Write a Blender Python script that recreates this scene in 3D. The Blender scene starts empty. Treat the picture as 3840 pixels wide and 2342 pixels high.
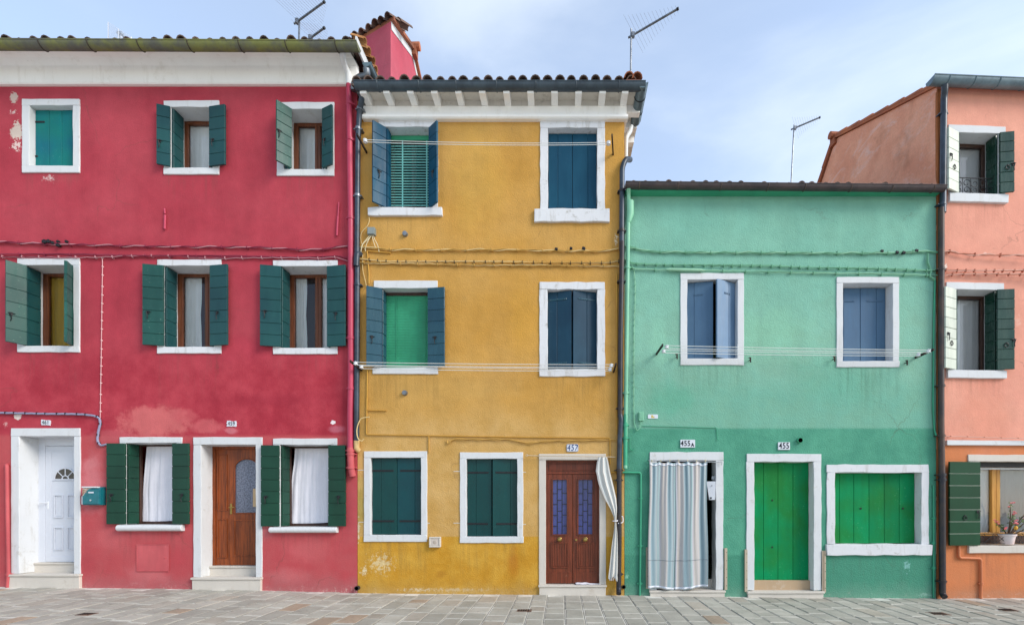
import bpy, math, random
from math import sin, cos, pi, radians, sqrt
from mathutils import Vector, noise as mnoise
random.seed(7)
SC = bpy.context.scene
COL = SC.collection
# ---------------------------------------------------------------- camera, sky, sun, exposure
D = 8.5            # metres from the camera to the facades
S = 210.0          # photograph pixels per metre on the facade plane
F = D * S
VX, VY, EYE = 2106.0, 1885.0, 1.633
cam = bpy.data.cameras.new('camera')
cam.sensor_width = 36.0
cam.lens = 36.0 * F / 3840.0
cam.shift_x = (1920.0 - VX) / 3840.0
cam.shift_y = (VY - 1171.0) / 3840.0
cam.clip_end = 2000.0
camo = bpy.data.objects.new('camera', cam)
camo.location = (0, -D, EYE)
camo.rotation_euler = (radians(90), 0, 0)
COL.objects.link(camo)
SC.camera = camo
SC.view_settings.view_transform = 'Standard'
SC.view_settings.look = 'None'
SC.view_settings.exposure = 0.98
SC.view_settings.gamma = 1.0

SUN_EL, SUN_AZ = radians(32), radians(119)      # azimuth clockwise from +Y (behind the houses)
world = bpy.data.worlds.new('World')
SC.world = world
world.use_nodes = True
wn, wl = world.node_tree.nodes, world.node_tree.links
wn.clear()
wout = wn.new('ShaderNodeOutputWorld')
wbg = wn.new('ShaderNodeBackground')
sky = wn.new('ShaderNodeTexSky')
sky.sky_type = 'NISHITA'
sky.sun_disc = False
sky.sun_elevation = SUN_EL
sky.sun_rotation = SUN_AZ
sky.air_density = 1.0
sky.dust_density = 0.6
sky.ozone_density = 1.6
wtc = wn.new('ShaderNodeTexCoord')
wmap = wn.new('ShaderNodeMapping')
wmap.inputs['Scale'].default_value = (1.0, 1.0, 3.2)
wmap.inputs['Rotation'].default_value = (0.15, 0.35, 0.45)
wno = wn.new('ShaderNodeTexNoise')
wno.inputs['Scale'].default_value = 1.35
wno.inputs['Detail'].default_value = 7
wno.inputs['Roughness'].default_value = 0.52
wno.inputs['Distortion'].default_value = 0.5
wmr = wn.new('ShaderNodeMapRange')
wmr.interpolation_type = 'SMOOTHSTEP'
wmr.inputs['From Min'].default_value = 0.40
wmr.inputs['From Max'].default_value = 0.72
wmr.inputs['To Min'].default_value = 0.25
wmr.inputs['To Max'].default_value = 0.60
wmix = wn.new('ShaderNodeMix'); wmix.data_type = 'RGBA'
wmix.inputs[7].default_value = (3.75, 4.05, 4.3, 1)          # thin white cloud
wl.new(wtc.outputs['Generated'], wmap.inputs['Vector'])
wl.new(wmap.outputs[0], wno.inputs['Vector'])
wsep = wn.new('ShaderNodeSeparateXYZ'); wl.new(wtc.outputs['Generated'], wsep.inputs[0])
wbi = wn.new('ShaderNodeMath'); wbi.operation = 'MULTIPLY_ADD'; wbi.inputs[1].default_value = 0.16      # more cloud to the east
wl.new(wsep.outputs[0], wbi.inputs[0]); wl.new(wno.outputs['Fac'], wbi.inputs[2])
wl.new(wbi.outputs[0], wmr.inputs['Value'])
wgl = wn.new('ShaderNodeMapRange'); wgl.interpolation_type = 'SMOOTHSTEP'                               # added gain, sky made brighter on the side behind the houses
wgl.inputs['From Min'].default_value = -0.3; wgl.inputs['From Max'].default_value = 0.6
wgl.inputs['To Min'].default_value = 1.0; wgl.inputs['To Max'].default_value = 1.38
wl.new(wsep.outputs[1], wgl.inputs['Value'])
wl.new(wmr.outputs[0], wmix.inputs[0])
wl.new(sky.outputs[0], wmix.inputs[6])
wmul = wn.new('ShaderNodeVectorMath'); wmul.operation = 'SCALE'
wl.new(wmix.outputs[2], wmul.inputs[0]); wl.new(wgl.outputs[0], wmul.inputs['Scale'])
wl.new(wmul.outputs[0], wbg.inputs['Color'])
wbg.inputs['Strength'].default_value = 0.12
wl.new(wbg.outputs[0], wout.inputs['Surface'])

sun = bpy.data.lights.new('sun', 'SUN')
sun.energy = 1.5
sun.angle = radians(26)
sun.color = (1.0, 0.95, 0.88)
suno = bpy.data.objects.new('sun', sun)
sd = Vector((sin(SUN_AZ) * cos(SUN_EL), cos(SUN_AZ) * cos(SUN_EL), sin(SUN_EL)))
suno.rotation_euler = sd.to_track_quat('Z', 'Y').to_euler()
suno.location = (30, -10, 30)
COL.objects.link(suno)

# ---------------------------------------------------------------- frames: photograph pixels to facade metres
class Flat:
    th = 0.0
    def p(s, px, py, Y=0.0):
        k = (D + Y) / F
        return (px - VX) * k, EYE - (py - VY) * k
class Turned:
    def __init__(s, cpx, th):
        s.th = th; s.xc = (cpx - VX) / S
    def p(s, px, py, Y=0.0):
        k = (px - VX) / F; c, sn = cos(s.th), sin(s.th)
        u = (k * D + k * Y * c - s.xc + Y * sn) / (c - k * sn)
        return s.xc + u, EYE - (py - VY) / F * (D + u * sn + Y * c)
FL = Flat()
FS = Turned(3512, radians(2.56))
Q = 0.5322
TA, TB, TC, TD = (0, 0), (960, 0), (1920, 0), (2880, 0)
TE, TF, TG, TH = (0, 780), (960, 780), (1920, 780), (2880, 780)
TI, TJ, TK, TL = (0, 1542), (960, 1542), (1920, 1542), (2880, 1542)
def n(t, zx, zy): return t[0] + zx * Q, t[1] + zy * Q
def pt(t, zx, zy, Y=0.0, fr=FL):
    x, z = fr.p(*n(t, zx, zy), Y); return Vector((x, Y, z))
def rect(t, r, Y=0.0, fr=FL):                   # x0, z0, x1, z1 in metres
    a = pt(t, r[0], r[1], Y, fr); b = pt(t, r[2], r[3], Y, fr)
    return a.x, b.z, b.x, (a.z if fr is FL else 0.5 * (a.z + pt(t, r[2], r[1], Y, fr).z))
GP = [(-600, 2195), (0, 2197), (880, 2208), (1340, 2221), (1900, 2226), (2450, 2230), (2880, 2236), (3500, 2241), (3840, 2242), (4500, 2243)]
def gz(x):
    px = x * S + VX
    if px <= GP[0][0]: return EYE - (GP[0][1] - VY) / S
    for (a, b), (c, d) in zip(GP, GP[1:]):
        if px <= c: return EYE - (b + (d - b) * (px - a) / (c - a) - VY) / S
    return EYE - (GP[-1][1] - VY) / S

# ---------------------------------------------------------------- materials
def lin(c): return c / 12.92 if c <= 0.04045 else ((c + 0.055) / 1.055) ** 2.4
def C(h):
    h = h.lstrip('#'); return tuple(lin(int(h[i:i + 2], 16) / 255) for i in (0, 2, 4)) + (1.0,)
class NT:
    def __init__(s, name, rough=0.7, spec=0.3, metal=0.0):
        s.m = bpy.data.materials.new(name); s.m.use_nodes = True
        s.t = s.m.node_tree; s.b = s.t.nodes['Principled BSDF']
        s.b.inputs['Roughness'].default_value = rough
        s.b.inputs['Specular IOR Level'].default_value = spec
        s.b.inputs['Metallic'].default_value = metal
        s.g = s.t.nodes.new('ShaderNodeNewGeometry')
    def lk(s, a, b): s.t.links.new(a, b)
    def val(s, sock, v):
        if hasattr(v, 'is_output'): s.lk(v, sock)
        else: sock.default_value = v
    def noise(s, scale, detail=4, rough=0.55, st=(1, 1, 1), off=(0, 0, 0), dist=0.0, vec=None):
        mp = s.t.nodes.new('ShaderNodeMapping'); mp.inputs['Scale'].default_value = st; mp.inputs['Location'].default_value = off
        s.lk(vec or s.g.outputs['Position'], mp.inputs['Vector'])
        nz = s.t.nodes.new('ShaderNodeTexNoise')
        nz.inputs['Scale'].default_value = scale; nz.inputs['Detail'].default_value = detail
        nz.inputs['Roughness'].default_value = rough; nz.inputs['Distortion'].default_value = dist
        s.lk(mp.outputs[0], nz.inputs['Vector']); return nz.outputs['Fac']
    def rng(s, v, a, b, c=0.0, d=1.0, smooth=True):
        r = s.t.nodes.new('ShaderNodeMapRange'); r.interpolation_type = 'SMOOTHSTEP' if smooth else 'LINEAR'
        for k, x in zip(('From Min', 'From Max', 'To Min', 'To Max'), (a, b, c, d)): r.inputs[k].default_value = x
        s.lk(v, r.inputs['Value']); return r.outputs[0]
    def math(s, op, a, b=0.0):
        r = s.t.nodes.new('ShaderNodeMath'); r.operation = op; s.val(r.inputs[0], a); s.val(r.inputs[1], b); return r.outputs[0]
    def mix(s, f, a, b, mode='MIX'):
        r = s.t.nodes.new('ShaderNodeMix'); r.data_type = 'RGBA'; r.blend_type = mode
        s.val(r.inputs[0], f); s.val(r.inputs[6], a); s.val(r.inputs[7], b); return r.outputs[2]
    def sep(s, v):
        r = s.t.nodes.new('ShaderNodeSeparateXYZ'); s.lk(v, r.inputs[0]); return r.outputs
    def bump(s, h, strength, dist=0.01):
        r = s.t.nodes.new('ShaderNodeBump'); r.inputs['Strength'].default_value = strength; r.inputs['Distance'].default_value = dist
        s.lk(h, r.inputs['Height']); s.lk(r.outputs[0], s.b.inputs['Normal'])
    def col(s, c): s.val(s.b.inputs['Base Color'], c)
    def shade(s, c, lo, hi, f):                 # real variation of the pigment
        r = s.t.nodes.new('ShaderNodeHueSaturation'); s.val(r.inputs['Color'], c); s.lk(s.rng(f, 0.25, 0.75, lo, hi, False), r.inputs['Value']); return r.outputs[0]

def plaster(name, base, var, zones=(), patches=(), grain=0.35, gscale=55, mott=0.10, sills=(), stain='#6a5a50', damp=None):
    M = NT(name, 0.88, 0.2)
    big = M.noise(0.55, 5, 0.6); mid = M.noise(2.6, 6, 0.65, off=(3, 1, 7)); fine = M.noise(gscale, 3, 0.6)
    c = M.mix(M.rng(big, 0.35, 0.68), C(base), C(var))
    px = M.sep(M.g.outputs['Position'])
    wob = M.noise(1.6, 5, 0.6, off=(9, 2, 4))
    for (z, colr, soft, amp, k) in zones:       # repainted lower bands, edge set by the painter's hand
        zz = M.math('ADD', px[2], M.math('MULTIPLY', M.math('SUBTRACT', wob, 0.5), amp))
        c = M.mix(M.rng(zz, z - soft, z + soft, k, 0.0), c, M.mix(M.rng(mid, 0.3, 0.7), C(colr[0]), C(colr[1])))
    edge = M.noise(3.2, 7, 0.68, off=(5, 5, 1)); sp = M.noise(17, 6, 0.75, off=(2, 8, 3)); flk = M.math('ADD', M.math('MULTIPLY', M.noise(8, 6, 0.72, off=(6, 2, 8)), .5), M.math('MULTIPLY', M.noise(26, 4, 0.7, off=(6, 2, 8)), .5))
    for (cx, cz, rx, rz, colr, soft, k, kind) in patches:
        dx = M.math('DIVIDE', M.math('SUBTRACT', px[0], cx), rx); dz = M.math('DIVIDE', M.math('SUBTRACT', px[2], cz), rz)
        r = M.math('SQRT', M.math('ADD', M.math('MULTIPLY', dx, dx), M.math('MULTIPLY', dz, dz)))
        e = edge if kind == 'patch' else sp if kind == 'chips' else flk
        r = M.math('ADD', r, M.math('MULTIPLY', M.math('SUBTRACT', e, 0.5), 1.7 if kind == 'patch' else 4.0 if kind == 'chips' else 4.2))
        if kind == 'chips': r = M.math('ADD', r, 0.55)
        c = M.mix(M.rng(r, 1 - soft, 1 + soft * 0.3, k, 0.0), c, C(colr))
    run = M.noise(15, 5, 0.65, st=(1, 1, 0.05), off=(4, 1, 6)); run2 = M.noise(5, 4, 0.6, st=(1, 1, 0.25), off=(8, 1, 2)); fall = None
    for (x0, x1, z, L) in sills:                # rain has washed dirt down from the sill
        a = M.math('MULTIPLY', M.rng(px[0], x0 - .03, x0 + .05), M.rng(px[0], x1 - .05, x1 + .03, 1, 0))
        b = M.math('MULTIPLY', M.rng(px[2], z - L, z - .02), M.rng(px[2], z, z + .03, 1, 0)); q = M.math('MULTIPLY', a, b)
        fall = q if fall is None else M.math('MAXIMUM', fall, q)
    if fall is not None: c = M.mix(M.math('MULTIPLY', M.math('MULTIPLY', fall, M.rng(run, .42, .66)), M.math('MULTIPLY', M.rng(run2, .3, .7), .5)), c, C(stain))
    if damp:                                    # rising damp and splash dirt along the foot of the wall
        dz = M.math('ADD', px[2], M.math('MULTIPLY', M.math('SUBTRACT', edge, .5), .55))
        c = M.mix(M.rng(dz, damp[0], damp[0] + .34, damp[2], 0), c, C(damp[1]))
        c = M.mix(M.math('MULTIPLY', M.rng(dz, damp[0] - .2, damp[0] + .1, .6, 0), M.rng(sp, .5, .62)), c, C('#d9cfc4'))
    vo = M.t.nodes.new('ShaderNodeTexVoronoi'); vo.feature = 'DISTANCE_TO_EDGE'; vo.inputs['Scale'].default_value = 0.55
    wv = M.t.nodes.new('ShaderNodeVectorMath'); wv.operation = 'MULTIPLY_ADD'; wv.inputs[1].default_value = (.5, .5, .5); nzc = M.t.nodes.new('ShaderNodeTexNoise'); nzc.inputs['Scale'].default_value = 2.2; nzc.inputs['Detail'].default_value = 6
    M.lk(M.g.outputs['Position'], nzc.inputs['Vector']); M.lk(nzc.outputs['Color'], wv.inputs[0]); M.lk(M.g.outputs['Position'], wv.inputs[2]); M.lk(wv.outputs[0], vo.inputs['Vector'])
    crk = M.math('MULTIPLY', M.rng(vo.outputs['Distance'], .0, .006, 1, 0), M.rng(big, .5, .6)); c = M.mix(M.math('MULTIPLY', crk, .3), c, C('#5a4a40'))
    streak = M.noise(3.0, 4, 0.6, st=(1, 1, 0.12), off=(1, 1, 1))
    c = M.shade(c, 1 - mott * 0.6, 1 + mott * 0.6, streak)
    c = M.shade(c, 1 - mott, 1 + mott, mid)
    c = M.shade(c, 1 - mott * 0.5, 1 + mott * 0.5, fine)
    M.col(c)
    M.bump(M.math('ADD', fine, M.math('MULTIPLY', mid, 2.0)), grain, 0.02)
    return M.m

def whitepaint(name, base='#d5d7d9', dirt='#aba69b', amount=0.5, rough=0.75, sc=5.0):
    M = NT(name, rough, 0.25)
    a = M.noise(sc, 7, 0.72); b = M.noise(1.1, 4, 0.6, off=(4, 0, 2)); s = M.noise(26, 4, 0.7, off=(1, 6, 2))
    f = M.math('MULTIPLY', M.rng(a, 0.56, 0.72), amount)
    c = M.mix(f, C(base), C(dirt))
    c = M.shade(c, 0.94, 1.05, b)
    c = M.mix(M.math('MULTIPLY', M.rng(s, 0.66, 0.72), amount * 0.7), c, C('#9a9488'))
    c = M.mix(M.math('MULTIPLY', M.rng(M.noise(9, 5, .7, st=(1, 1, .18), off=(3, 3, 3)), .52, .72), amount * .6), c, C(dirt))
    M.col(c); M.bump(M.math('ADD', a, M.math('MULTIPLY', s, 0.5)), 0.25, 0.012)
    return M.m

def paint(name, base, var=None, rough=0.35, spec=0.5, wear=0.15, wearcol='#9fb0a4', island=0.10, streak=(1, 1, 0.2)):
    M = NT(name, rough, spec)
    c = C(base)
    a = M.noise(7, 6, 0.7, st=streak); b = M.noise(30, 5, 0.75, off=(3, 3, 1)); big = M.noise(1.7, 3, 0.5)
    c = M.mix(M.rng(big, 0.3, 0.7), c, C(var or base))
    c = M.shade(c, 0.86, 1.14, a)
    c = M.shade(c, 1 - island, 1 + island, M.rng(M.g.outputs['Random Per Island'], 0, 1, 0.25, 0.75, False))
    c = M.mix(M.math('MULTIPLY', M.math('MULTIPLY', M.rng(b, 0.60, 0.70), M.rng(a, 0.42, 0.62)), wear), c, C(wearcol))
    M.col(c)
    M.lk(M.rng(a, 0.2, 0.8, rough * 0.75, min(1, rough * 1.35)), M.b.inputs['Roughness'])
    M.bump(a, 0.12, 0.006)
    return M.m

def wood(name, base, dark, rough=0.45, st=(1, 1, 0.06), wear=0.0):
    M = NT(name, rough, 0.4)
    a = M.noise(34, 6, 0.65, st=st, dist=0.6); b = M.noise(3, 4, 0.6)
    c = M.mix(M.rng(a, 0.35, 0.65), C(base), C(dark))
    c = M.shade(c, 0.88, 1.12, b)
    c = M.shade(c, 0.9, 1.1, M.rng(M.g.outputs['Random Per Island'], 0, 1, 0.25, 0.75, False))
    if wear: c = M.mix(M.math('MULTIPLY', M.rng(M.noise(20, 5, .7), 0.66, 0.72), wear), c, C('#b7a28c'))
    M.col(c); M.bump(a, 0.15, 0.005)
    return M.m

def metal(name, base, var, rough=0.45, met=0.3, sc=6, spec=0.5):
    M = NT(name, rough, spec, met)
    a = M.noise(sc, 6, 0.65); b = M.noise(sc * 5, 4, 0.7, off=(2, 2, 2))
    c = M.mix(M.rng(a, 0.38, 0.64), C(base), C(var)); c = M.shade(c, 0.88, 1.12, b)
    M.col(c); M.bump(b, 0.1, 0.004)
    return M.m

def plain(name, base, rough=0.6, spec=0.3, met=0.0, mott=0.06):
    M = NT(name, rough, spec, met); a = M.noise(9, 5, 0.65)
    M.col(M.shade(C(base), 1 - mott, 1 + mott, a)); return M.m

def cloth(name, base, tr=0.25):
    M = NT(name, 0.9, 0.1); a = M.noise(3, 4, 0.6)
    M.col(M.shade(C(base), 0.95, 1.05, a)); M.bump(M.noise(140, 2), 0.1, 0.003)
    M.b.inputs['Sheen Weight'].default_value = 0.1
    return M.m

def stripes(name, seq):
    """cloth woven in stripes along its own width (UV u), colours given as (stop, hex)"""
    M = NT(name, 0.9, 0.1)
    uv = M.t.nodes.new('ShaderNodeUVMap'); uv.uv_map = 'UVMap'
    u = M.sep(uv.outputs[0])[0]
    r = M.t.nodes.new('ShaderNodeValToRGB'); r.color_ramp.interpolation = 'LINEAR'
    fr = M.math('FRACT', u); M.lk(fr, r.inputs[0])
    el = r.color_ramp.elements
    for i, (p, h) in enumerate(seq):
        e = el[i] if i < 2 else el.new(p)
        e.position = p; e.color = C(h)
    thread = M.noise(55, 3, 0.7, st=(1, 1, 0.02))
    M.col(M.shade(r.outputs[0], 0.93, 1.07, thread)); M.bump(M.noise(160, 2), 0.15, 0.003)
    return M.m

def glass(name, tint='#ffffff', refl=1.0, rough=0.02, wave=0.0):
    m = bpy.data.materials.new(name); m.use_nodes = True; t = m.node_tree; t.nodes.clear()
    o = t.nodes.new('ShaderNodeOutputMaterial'); mx = t.nodes.new('ShaderNodeMixShader')
    tr = t.nodes.new('ShaderNodeBsdfTransparent'); gl = t.nodes.new('ShaderNodeBsdfGlossy'); fz = t.nodes.new('ShaderNodeFresnel')
    fz.inputs['IOR'].default_value = 1.6
    tr.inputs[0].default_value = C(tint); gl.inputs['Roughness'].default_value = rough
    mt = t.nodes.new('ShaderNodeMath'); mt.operation = 'MULTIPLY'; mt.inputs[1].default_value = refl; mt.use_clamp = True
    t.links.new(fz.outputs[0], mt.inputs[0]); t.links.new(mt.outputs[0], mx.inputs[0])
    t.links.new(tr.outputs[0], mx.inputs[1]); t.links.new(gl.outputs[0], mx.inputs[2]); t.links.new(mx.outputs[0], o.inputs[0])
    nz = t.nodes.new('ShaderNodeTexNoise'); nz.inputs['Scale'].default_value = 60 if wave else 2.0
    bp = t.nodes.new('ShaderNodeBump'); bp.inputs['Strength'].default_value = wave or 0.02; bp.inputs['Distance'].default_value = 0.01
    g = t.nodes.new('ShaderNodeNewGeometry'); t.links.new(g.outputs['Position'], nz.inputs['Vector'])
    t.links.new(nz.outputs[0], bp.inputs['Height']); t.links.new(bp.outputs[0], gl.inputs['Normal'])
    return m

def frosted():
    M = NT('frosted_door_glass', 0.3, 0.5); a = M.noise(38, 3, .6); b = M.noise(2, 3, .5)
    M.col(M.shade(M.mix(M.rng(a, .42, .58), C('#828798'), C('#5f6474')), .85, 1.15, b)); M.bump(a, .5, .01); return M.m
def patch(px, py, rx, ry, colr, soft=0.25, k=0.9, kind='patch', fr=FL):
    x, z = fr.p(px, py); return (x, z, rx / S, ry / S, colr, soft, k, kind)
def zp(py): return FL.p(0, py)[1]

# ---------------------------------------------------------------- mesh builder
WLOC = {}                                        # world-frame origin of every object before any turn of its thing
class MB:
    def __init__(s): s.v = []; s.f = []; s.m = []; s.uv = {}
    def add(s, vs, fs, m=0):
        o = len(s.v); s.v += [tuple(v) for v in vs]
        for f in fs: s.f.append(tuple(i + o for i in f)); s.m.append(m)
    def box(s, x0, x1, y0, y1, z0, z1, m=0):
        if x0 > x1: x0, x1 = x1, x0
        if y0 > y1: y0, y1 = y1, y0
        if z0 > z1: z0, z1 = z1, z0
        s.add([(x0, y0, z0), (x1, y0, z0), (x1, y1, z0), (x0, y1, z0), (x0, y0, z1), (x1, y0, z1), (x1, y1, z1), (x0, y1, z1)],
              [(0, 3, 2, 1), (4, 5, 6, 7), (0, 1, 5, 4), (1, 2, 6, 5), (2, 3, 7, 6), (3, 0, 4, 7)], m)
    def jbox(s, x0, x1, y0, y1, z0, z1, m=0, j=0.004, seg=0.16):
        """box whose long edges wander a little, like hand-laid plaster or worn stone"""
        L = (x1 - x0, z1 - z0); ax = 0 if L[0] > L[1] else 1
        k = max(2, int(L[ax] / seg)); vs = []
        for i in range(k + 1):
            t = i / k
            for a, b in ((0, 0), (1, 0), (1, 1), (0, 1)):
                d = lambda: random.uniform(-j, j)
                if ax == 0: vs.append((x0 + L[0] * t + (d() if i in (0, k) else 0), (y0 + d() * .5) if a == 0 else y1, (z0 if b == 0 else z1) + d()))
                else: vs.append(((x0 if b == 0 else x1) + d(), (y0 + d() * .5) if a == 0 else y1, z0 + L[1] * t + (d() if i in (0, k) else 0)))
        fs = []
        for i in range(k):
            o = i * 4
            for c in range(4):
                e = (c + 1) % 4; f = (o + c, o + e, o + 4 + e, o + 4 + c)
                fs.append(f[::-1] if ax == 0 else f)
        fs.append((0, 1, 2, 3) if ax == 0 else (3, 2, 1, 0)); fs.append((k * 4 + 3, k * 4 + 2, k * 4 + 1, k * 4) if ax == 0 else (k * 4, k * 4 + 1, k * 4 + 2, k * 4 + 3))
        s.add(vs, fs, m)
    def obox(s, A, e, nn, u0, u1, v0, v1, z0, z1, m=0, jj=0.0):
        P = lambda u, v, z: (A[0] + e[0] * u + nn[0] * v, A[1] + e[1] * u + nn[1] * v, z)
        s.add([P(u0, v0, z0), P(u1, v0, z0 + jj), P(u1, v1, z0 + jj), P(u0, v1, z0), P(u0, v0, z1), P(u1, v0, z1 + jj), P(u1, v1, z1 + jj), P(u0, v1, z1)],
              [(0, 3, 2, 1), (4, 5, 6, 7), (0, 1, 5, 4), (1, 2, 6, 5), (2, 3, 7, 6), (3, 0, 4, 7)], m)
    def quad(s, a, b, c, d, m=0): s.add([a, b, c, d], [(0, 1, 2, 3)], m)
    def poly(s, pts, y0, y1, m=0):               # outline in XZ, extruded in Y
        k = len(pts)
        vs = [(x, y0, z) for x, z in pts] + [(x, y1, z) for x, z in pts]
        fs = [tuple(range(k)), tuple(range(2 * k - 1, k - 1, -1))] + [(i, i + k, (i + 1) % k + k, (i + 1) % k) for i in range(k)]
        s.add(vs, fs, m)
    def extr(s, prof, x0, x1, m=0, k=1):         # profile in YZ, extruded in X
        L = len(prof); vs = []
        for i in range(k + 1):
            x = x0 + (x1 - x0) * i / k; vs += [(x, y, z) for y, z in prof]
        fs = [(i * L + a, i * L + (a + 1) % L, (i + 1) * L + (a + 1) % L, (i + 1) * L + a) for i in range(k) for a in range(L)]
        fs += [tuple(range(L - 1, -1, -1)), tuple(range(k * L, k * L + L))]
        s.add(vs, fs, m)
    def tube(s, path, r, k=8, m=0, cap=True):
        P = [Vector(p) for p in path]; L = len(P); R = r if isinstance(r, (list, tuple)) else [r] * L
        up = None; vs = []
        for i in range(L):
            d = (P[min(i + 1, L - 1)] - P[max(i - 1, 0)]).normalized()
            if up is None: up = d.orthogonal().normalized()
            up = (up - d * up.dot(d))
            up = up.normalized() if up.length > 1e-6 else d.orthogonal().normalized()
            w = d.cross(up)
            for j in range(k):
                a = 2 * pi * j / k; vs.append(P[i] + (up * cos(a) + w * sin(a)) * R[i])
        fs = [(i * k + j, i * k + (j + 1) % k, (i + 1) * k + (j + 1) % k, (i + 1) * k + j) for i in range(L - 1) for j in range(k)]
        if cap: fs += [tuple(range(k - 1, -1, -1)), tuple(range((L - 1) * k, L * k))]
        s.add(vs, fs, m)
    def ball(s, c, r, m=0, sc=(1, 1, 1), a=8, b=6):
        vs = [(c[0], c[1], c[2] + r * sc[2])]
        for i in range(1, b):
            for j in range(a):
                t, q = pi * i / b, 2 * pi * j / a
                vs.append((c[0] + r * sc[0] * sin(t) * cos(q), c[1] + r * sc[1] * sin(t) * sin(q), c[2] + r * sc[2] * cos(t)))
        vs.append((c[0], c[1], c[2] - r * sc[2]))
        fs = [(0, 1 + j, 1 + (j + 1) % a) for j in range(a)]
        fs += [(1 + i * a + j, 1 + (i + 1) * a + j, 1 + (i + 1) * a + (j + 1) % a, 1 + i * a + (j + 1) % a) for i in range(b - 2) for j in range(a)]
        e = len(vs) - 1; fs += [(e, 1 + (b - 2) * a + (j + 1) % a, 1 + (b - 2) * a + j) for j in range(a)]
        s.add(vs, fs, m)
    def ring(s, c, R, r, ax='Y', m=0, a0=0.0, a1=2 * pi, k=14, kk=6, sc=(1, 1)):
        pts = []
        for i in range(k + 1):
            t = a0 + (a1 - a0) * i / k; u, w = R * cos(t) * sc[0], R * sin(t) * sc[1]
            pts.append((c[0] + u, c[1], c[2] + w) if ax == 'Y' else (c[0], c[1] + u, c[2] + w) if ax == 'X' else (c[0] + u, c[1] + w, c[2]))
        s.tube(pts, r, kk, m)
    def cyl(s, a, b, r, k=14, m=0): s.tube([a, b], r, k, m)
    def grid(s, fn, nu, nv, m=0, us=1.0):
        o = len(s.v)
        for j in range(nv + 1):
            for i in range(nu + 1):
                s.v.append(tuple(fn(i / nu, j / nv))); s.uv[len(s.v) - 1] = (i / nu * us, j / nv)
        for j in range(nv):
            for i in range(nu):
                a = o + j * (nu + 1) + i; s.f.append((a, a + 1, a + nu + 2, a + nu + 1)); s.m.append(m)
    def build(s, name, mats, parent=None, smooth=False, bevel=0.0, label=None, solid=0.0, seg=2):
        if not isinstance(mats, (list, tuple)): mats = [mats]
        xs, ys, zs = zip(*s.v)
        c = Vector(((min(xs) + max(xs)) / 2, (min(ys) + max(ys)) / 2, min(zs)))
        me = bpy.data.meshes.new(name)
        me.from_pydata([(x - c.x, y - c.y, z - c.z) for x, y, z in s.v], [], s.f)
        for q in mats: me.materials.append(q)
        me.polygons.foreach_set('material_index', s.m)
        if s.uv:
            u = me.uv_layers.new(name='UVMap')
            for lp in me.loops: u.data[lp.index].uv = s.uv.get(lp.vertex_index, (0, 0))
        if smooth:
            me.polygons.foreach_set('use_smooth', [True] * len(me.polygons))
            if smooth != 'all':
                me.set_sharp_from_angle(angle=radians(40))
        me.update()
        o = bpy.data.objects.new(name, me); COL.objects.link(o); WLOC[o.name] = c
        if parent:
            o.parent = parent; o.location = c - WLOC[parent.name]
        else: o.location = c
        if bevel:
            b = o.modifiers.new('bevel', 'BEVEL'); b.width = bevel; b.segments = seg; b.limit_method = 'ANGLE'; b.angle_limit = radians(50)
        if solid:
            b = o.modifiers.new('solid', 'SOLIDIFY'); b.thickness = solid; b.offset = 0
        if label: o['label'] = label
        return o

def tag(o, label, cat, group=None):
    o['label'] = label; o['category'] = cat
    if group: o['group'] = group
    return o
def thing(name, label, cat, loc, group=None, rz=0.0):
    o = bpy.data.objects.new(name, None); COL.objects.link(o); o.empty_display_size = 0.2
    o.location = loc; o.rotation_euler = (0, 0, rz); WLOC[o.name] = Vector(loc)
    return tag(o, label, cat, group)
def structure(o):
    o['kind'] = 'structure'; return o
def sm(path, k=6):                                # Catmull-Rom smoothing of a polyline
    P = [Vector(p) for p in path]; out = []
    for i in range(len(P) - 1):
        p0, p1, p2, p3 = P[max(i - 1, 0)], P[i], P[i + 1], P[min(i + 2, len(P) - 1)]
        for j in range(k):
            t = j / k
            out.append(0.5 * (2 * p1 + (p2 - p0) * t + (2 * p0 - 5 * p1 + 4 * p2 - p3) * t * t + (3 * p1 - p0 - 3 * p2 + p3) * t ** 3))
    return out + [P[-1]]
# ---------------------------------------------------------------- palette
WHITE = whitepaint('white_limewash')
WHITE_WORN = whitepaint('worn_white_paint', '#d9dadd', '#a39e95', 0.8, sc=7)
CORNICE = whitepaint('cornice_limewash', '#f6f4f0', '#c9c2b4', 0.35, sc=2.0)
STONE = whitepaint('istrian_stone', '#cfc8be', '#b0a292', 0.45, 0.6, sc=3)
SOFFIT = whitepaint('eave_lime', '#e2dcd2', '#a79f92', 0.6)
IRON = metal('rusty_iron', '#3a2a20', '#1d1a19', 0.7, 0.2)
BLACK = plain('black_iron', '#1b1c20', 0.5, 0.4)
BRASS = metal('brass', '#b59a5a', '#8a713c', 0.35, 0.8)
ZINC = metal('zinc', '#8d9298', '#6a7077', 0.4, 0.6)
STEEL = metal('aluminium', '#c8ccd0', '#a4a9ae', 0.35, 0.8)
TERRA = paint('terracotta', '#a9694e', '#7c5141', 0.85, 0.15, 0.5, '#8f8873', 0.22, (1, 1, 1))
TERRA_OLD = paint('weathered_terracotta', '#7c675d', '#5e524e', 0.9, 0.1, 0.6, '#7d8272', 0.25, (1, 1, 1))
TERRA_TAN = paint('tan_terracotta', '#c79d6a', '#a06c44', 0.85, 0.1, 0.5, '#6d5a45', 0.3, (1, 1, 1))
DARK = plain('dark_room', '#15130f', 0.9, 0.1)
MOSS = metal('mossy_zinc', '#66675f', '#7f8250', 0.88, 0.0, 2.4, 0.1)
SLATE = metal('slate_painted_gutter', '#42505a', '#34404a', 0.45, 0.1, 4)
BROWNG = metal('brown_gutter', '#4e4242', '#3b3437', 0.45, 0.15, 4)
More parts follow.
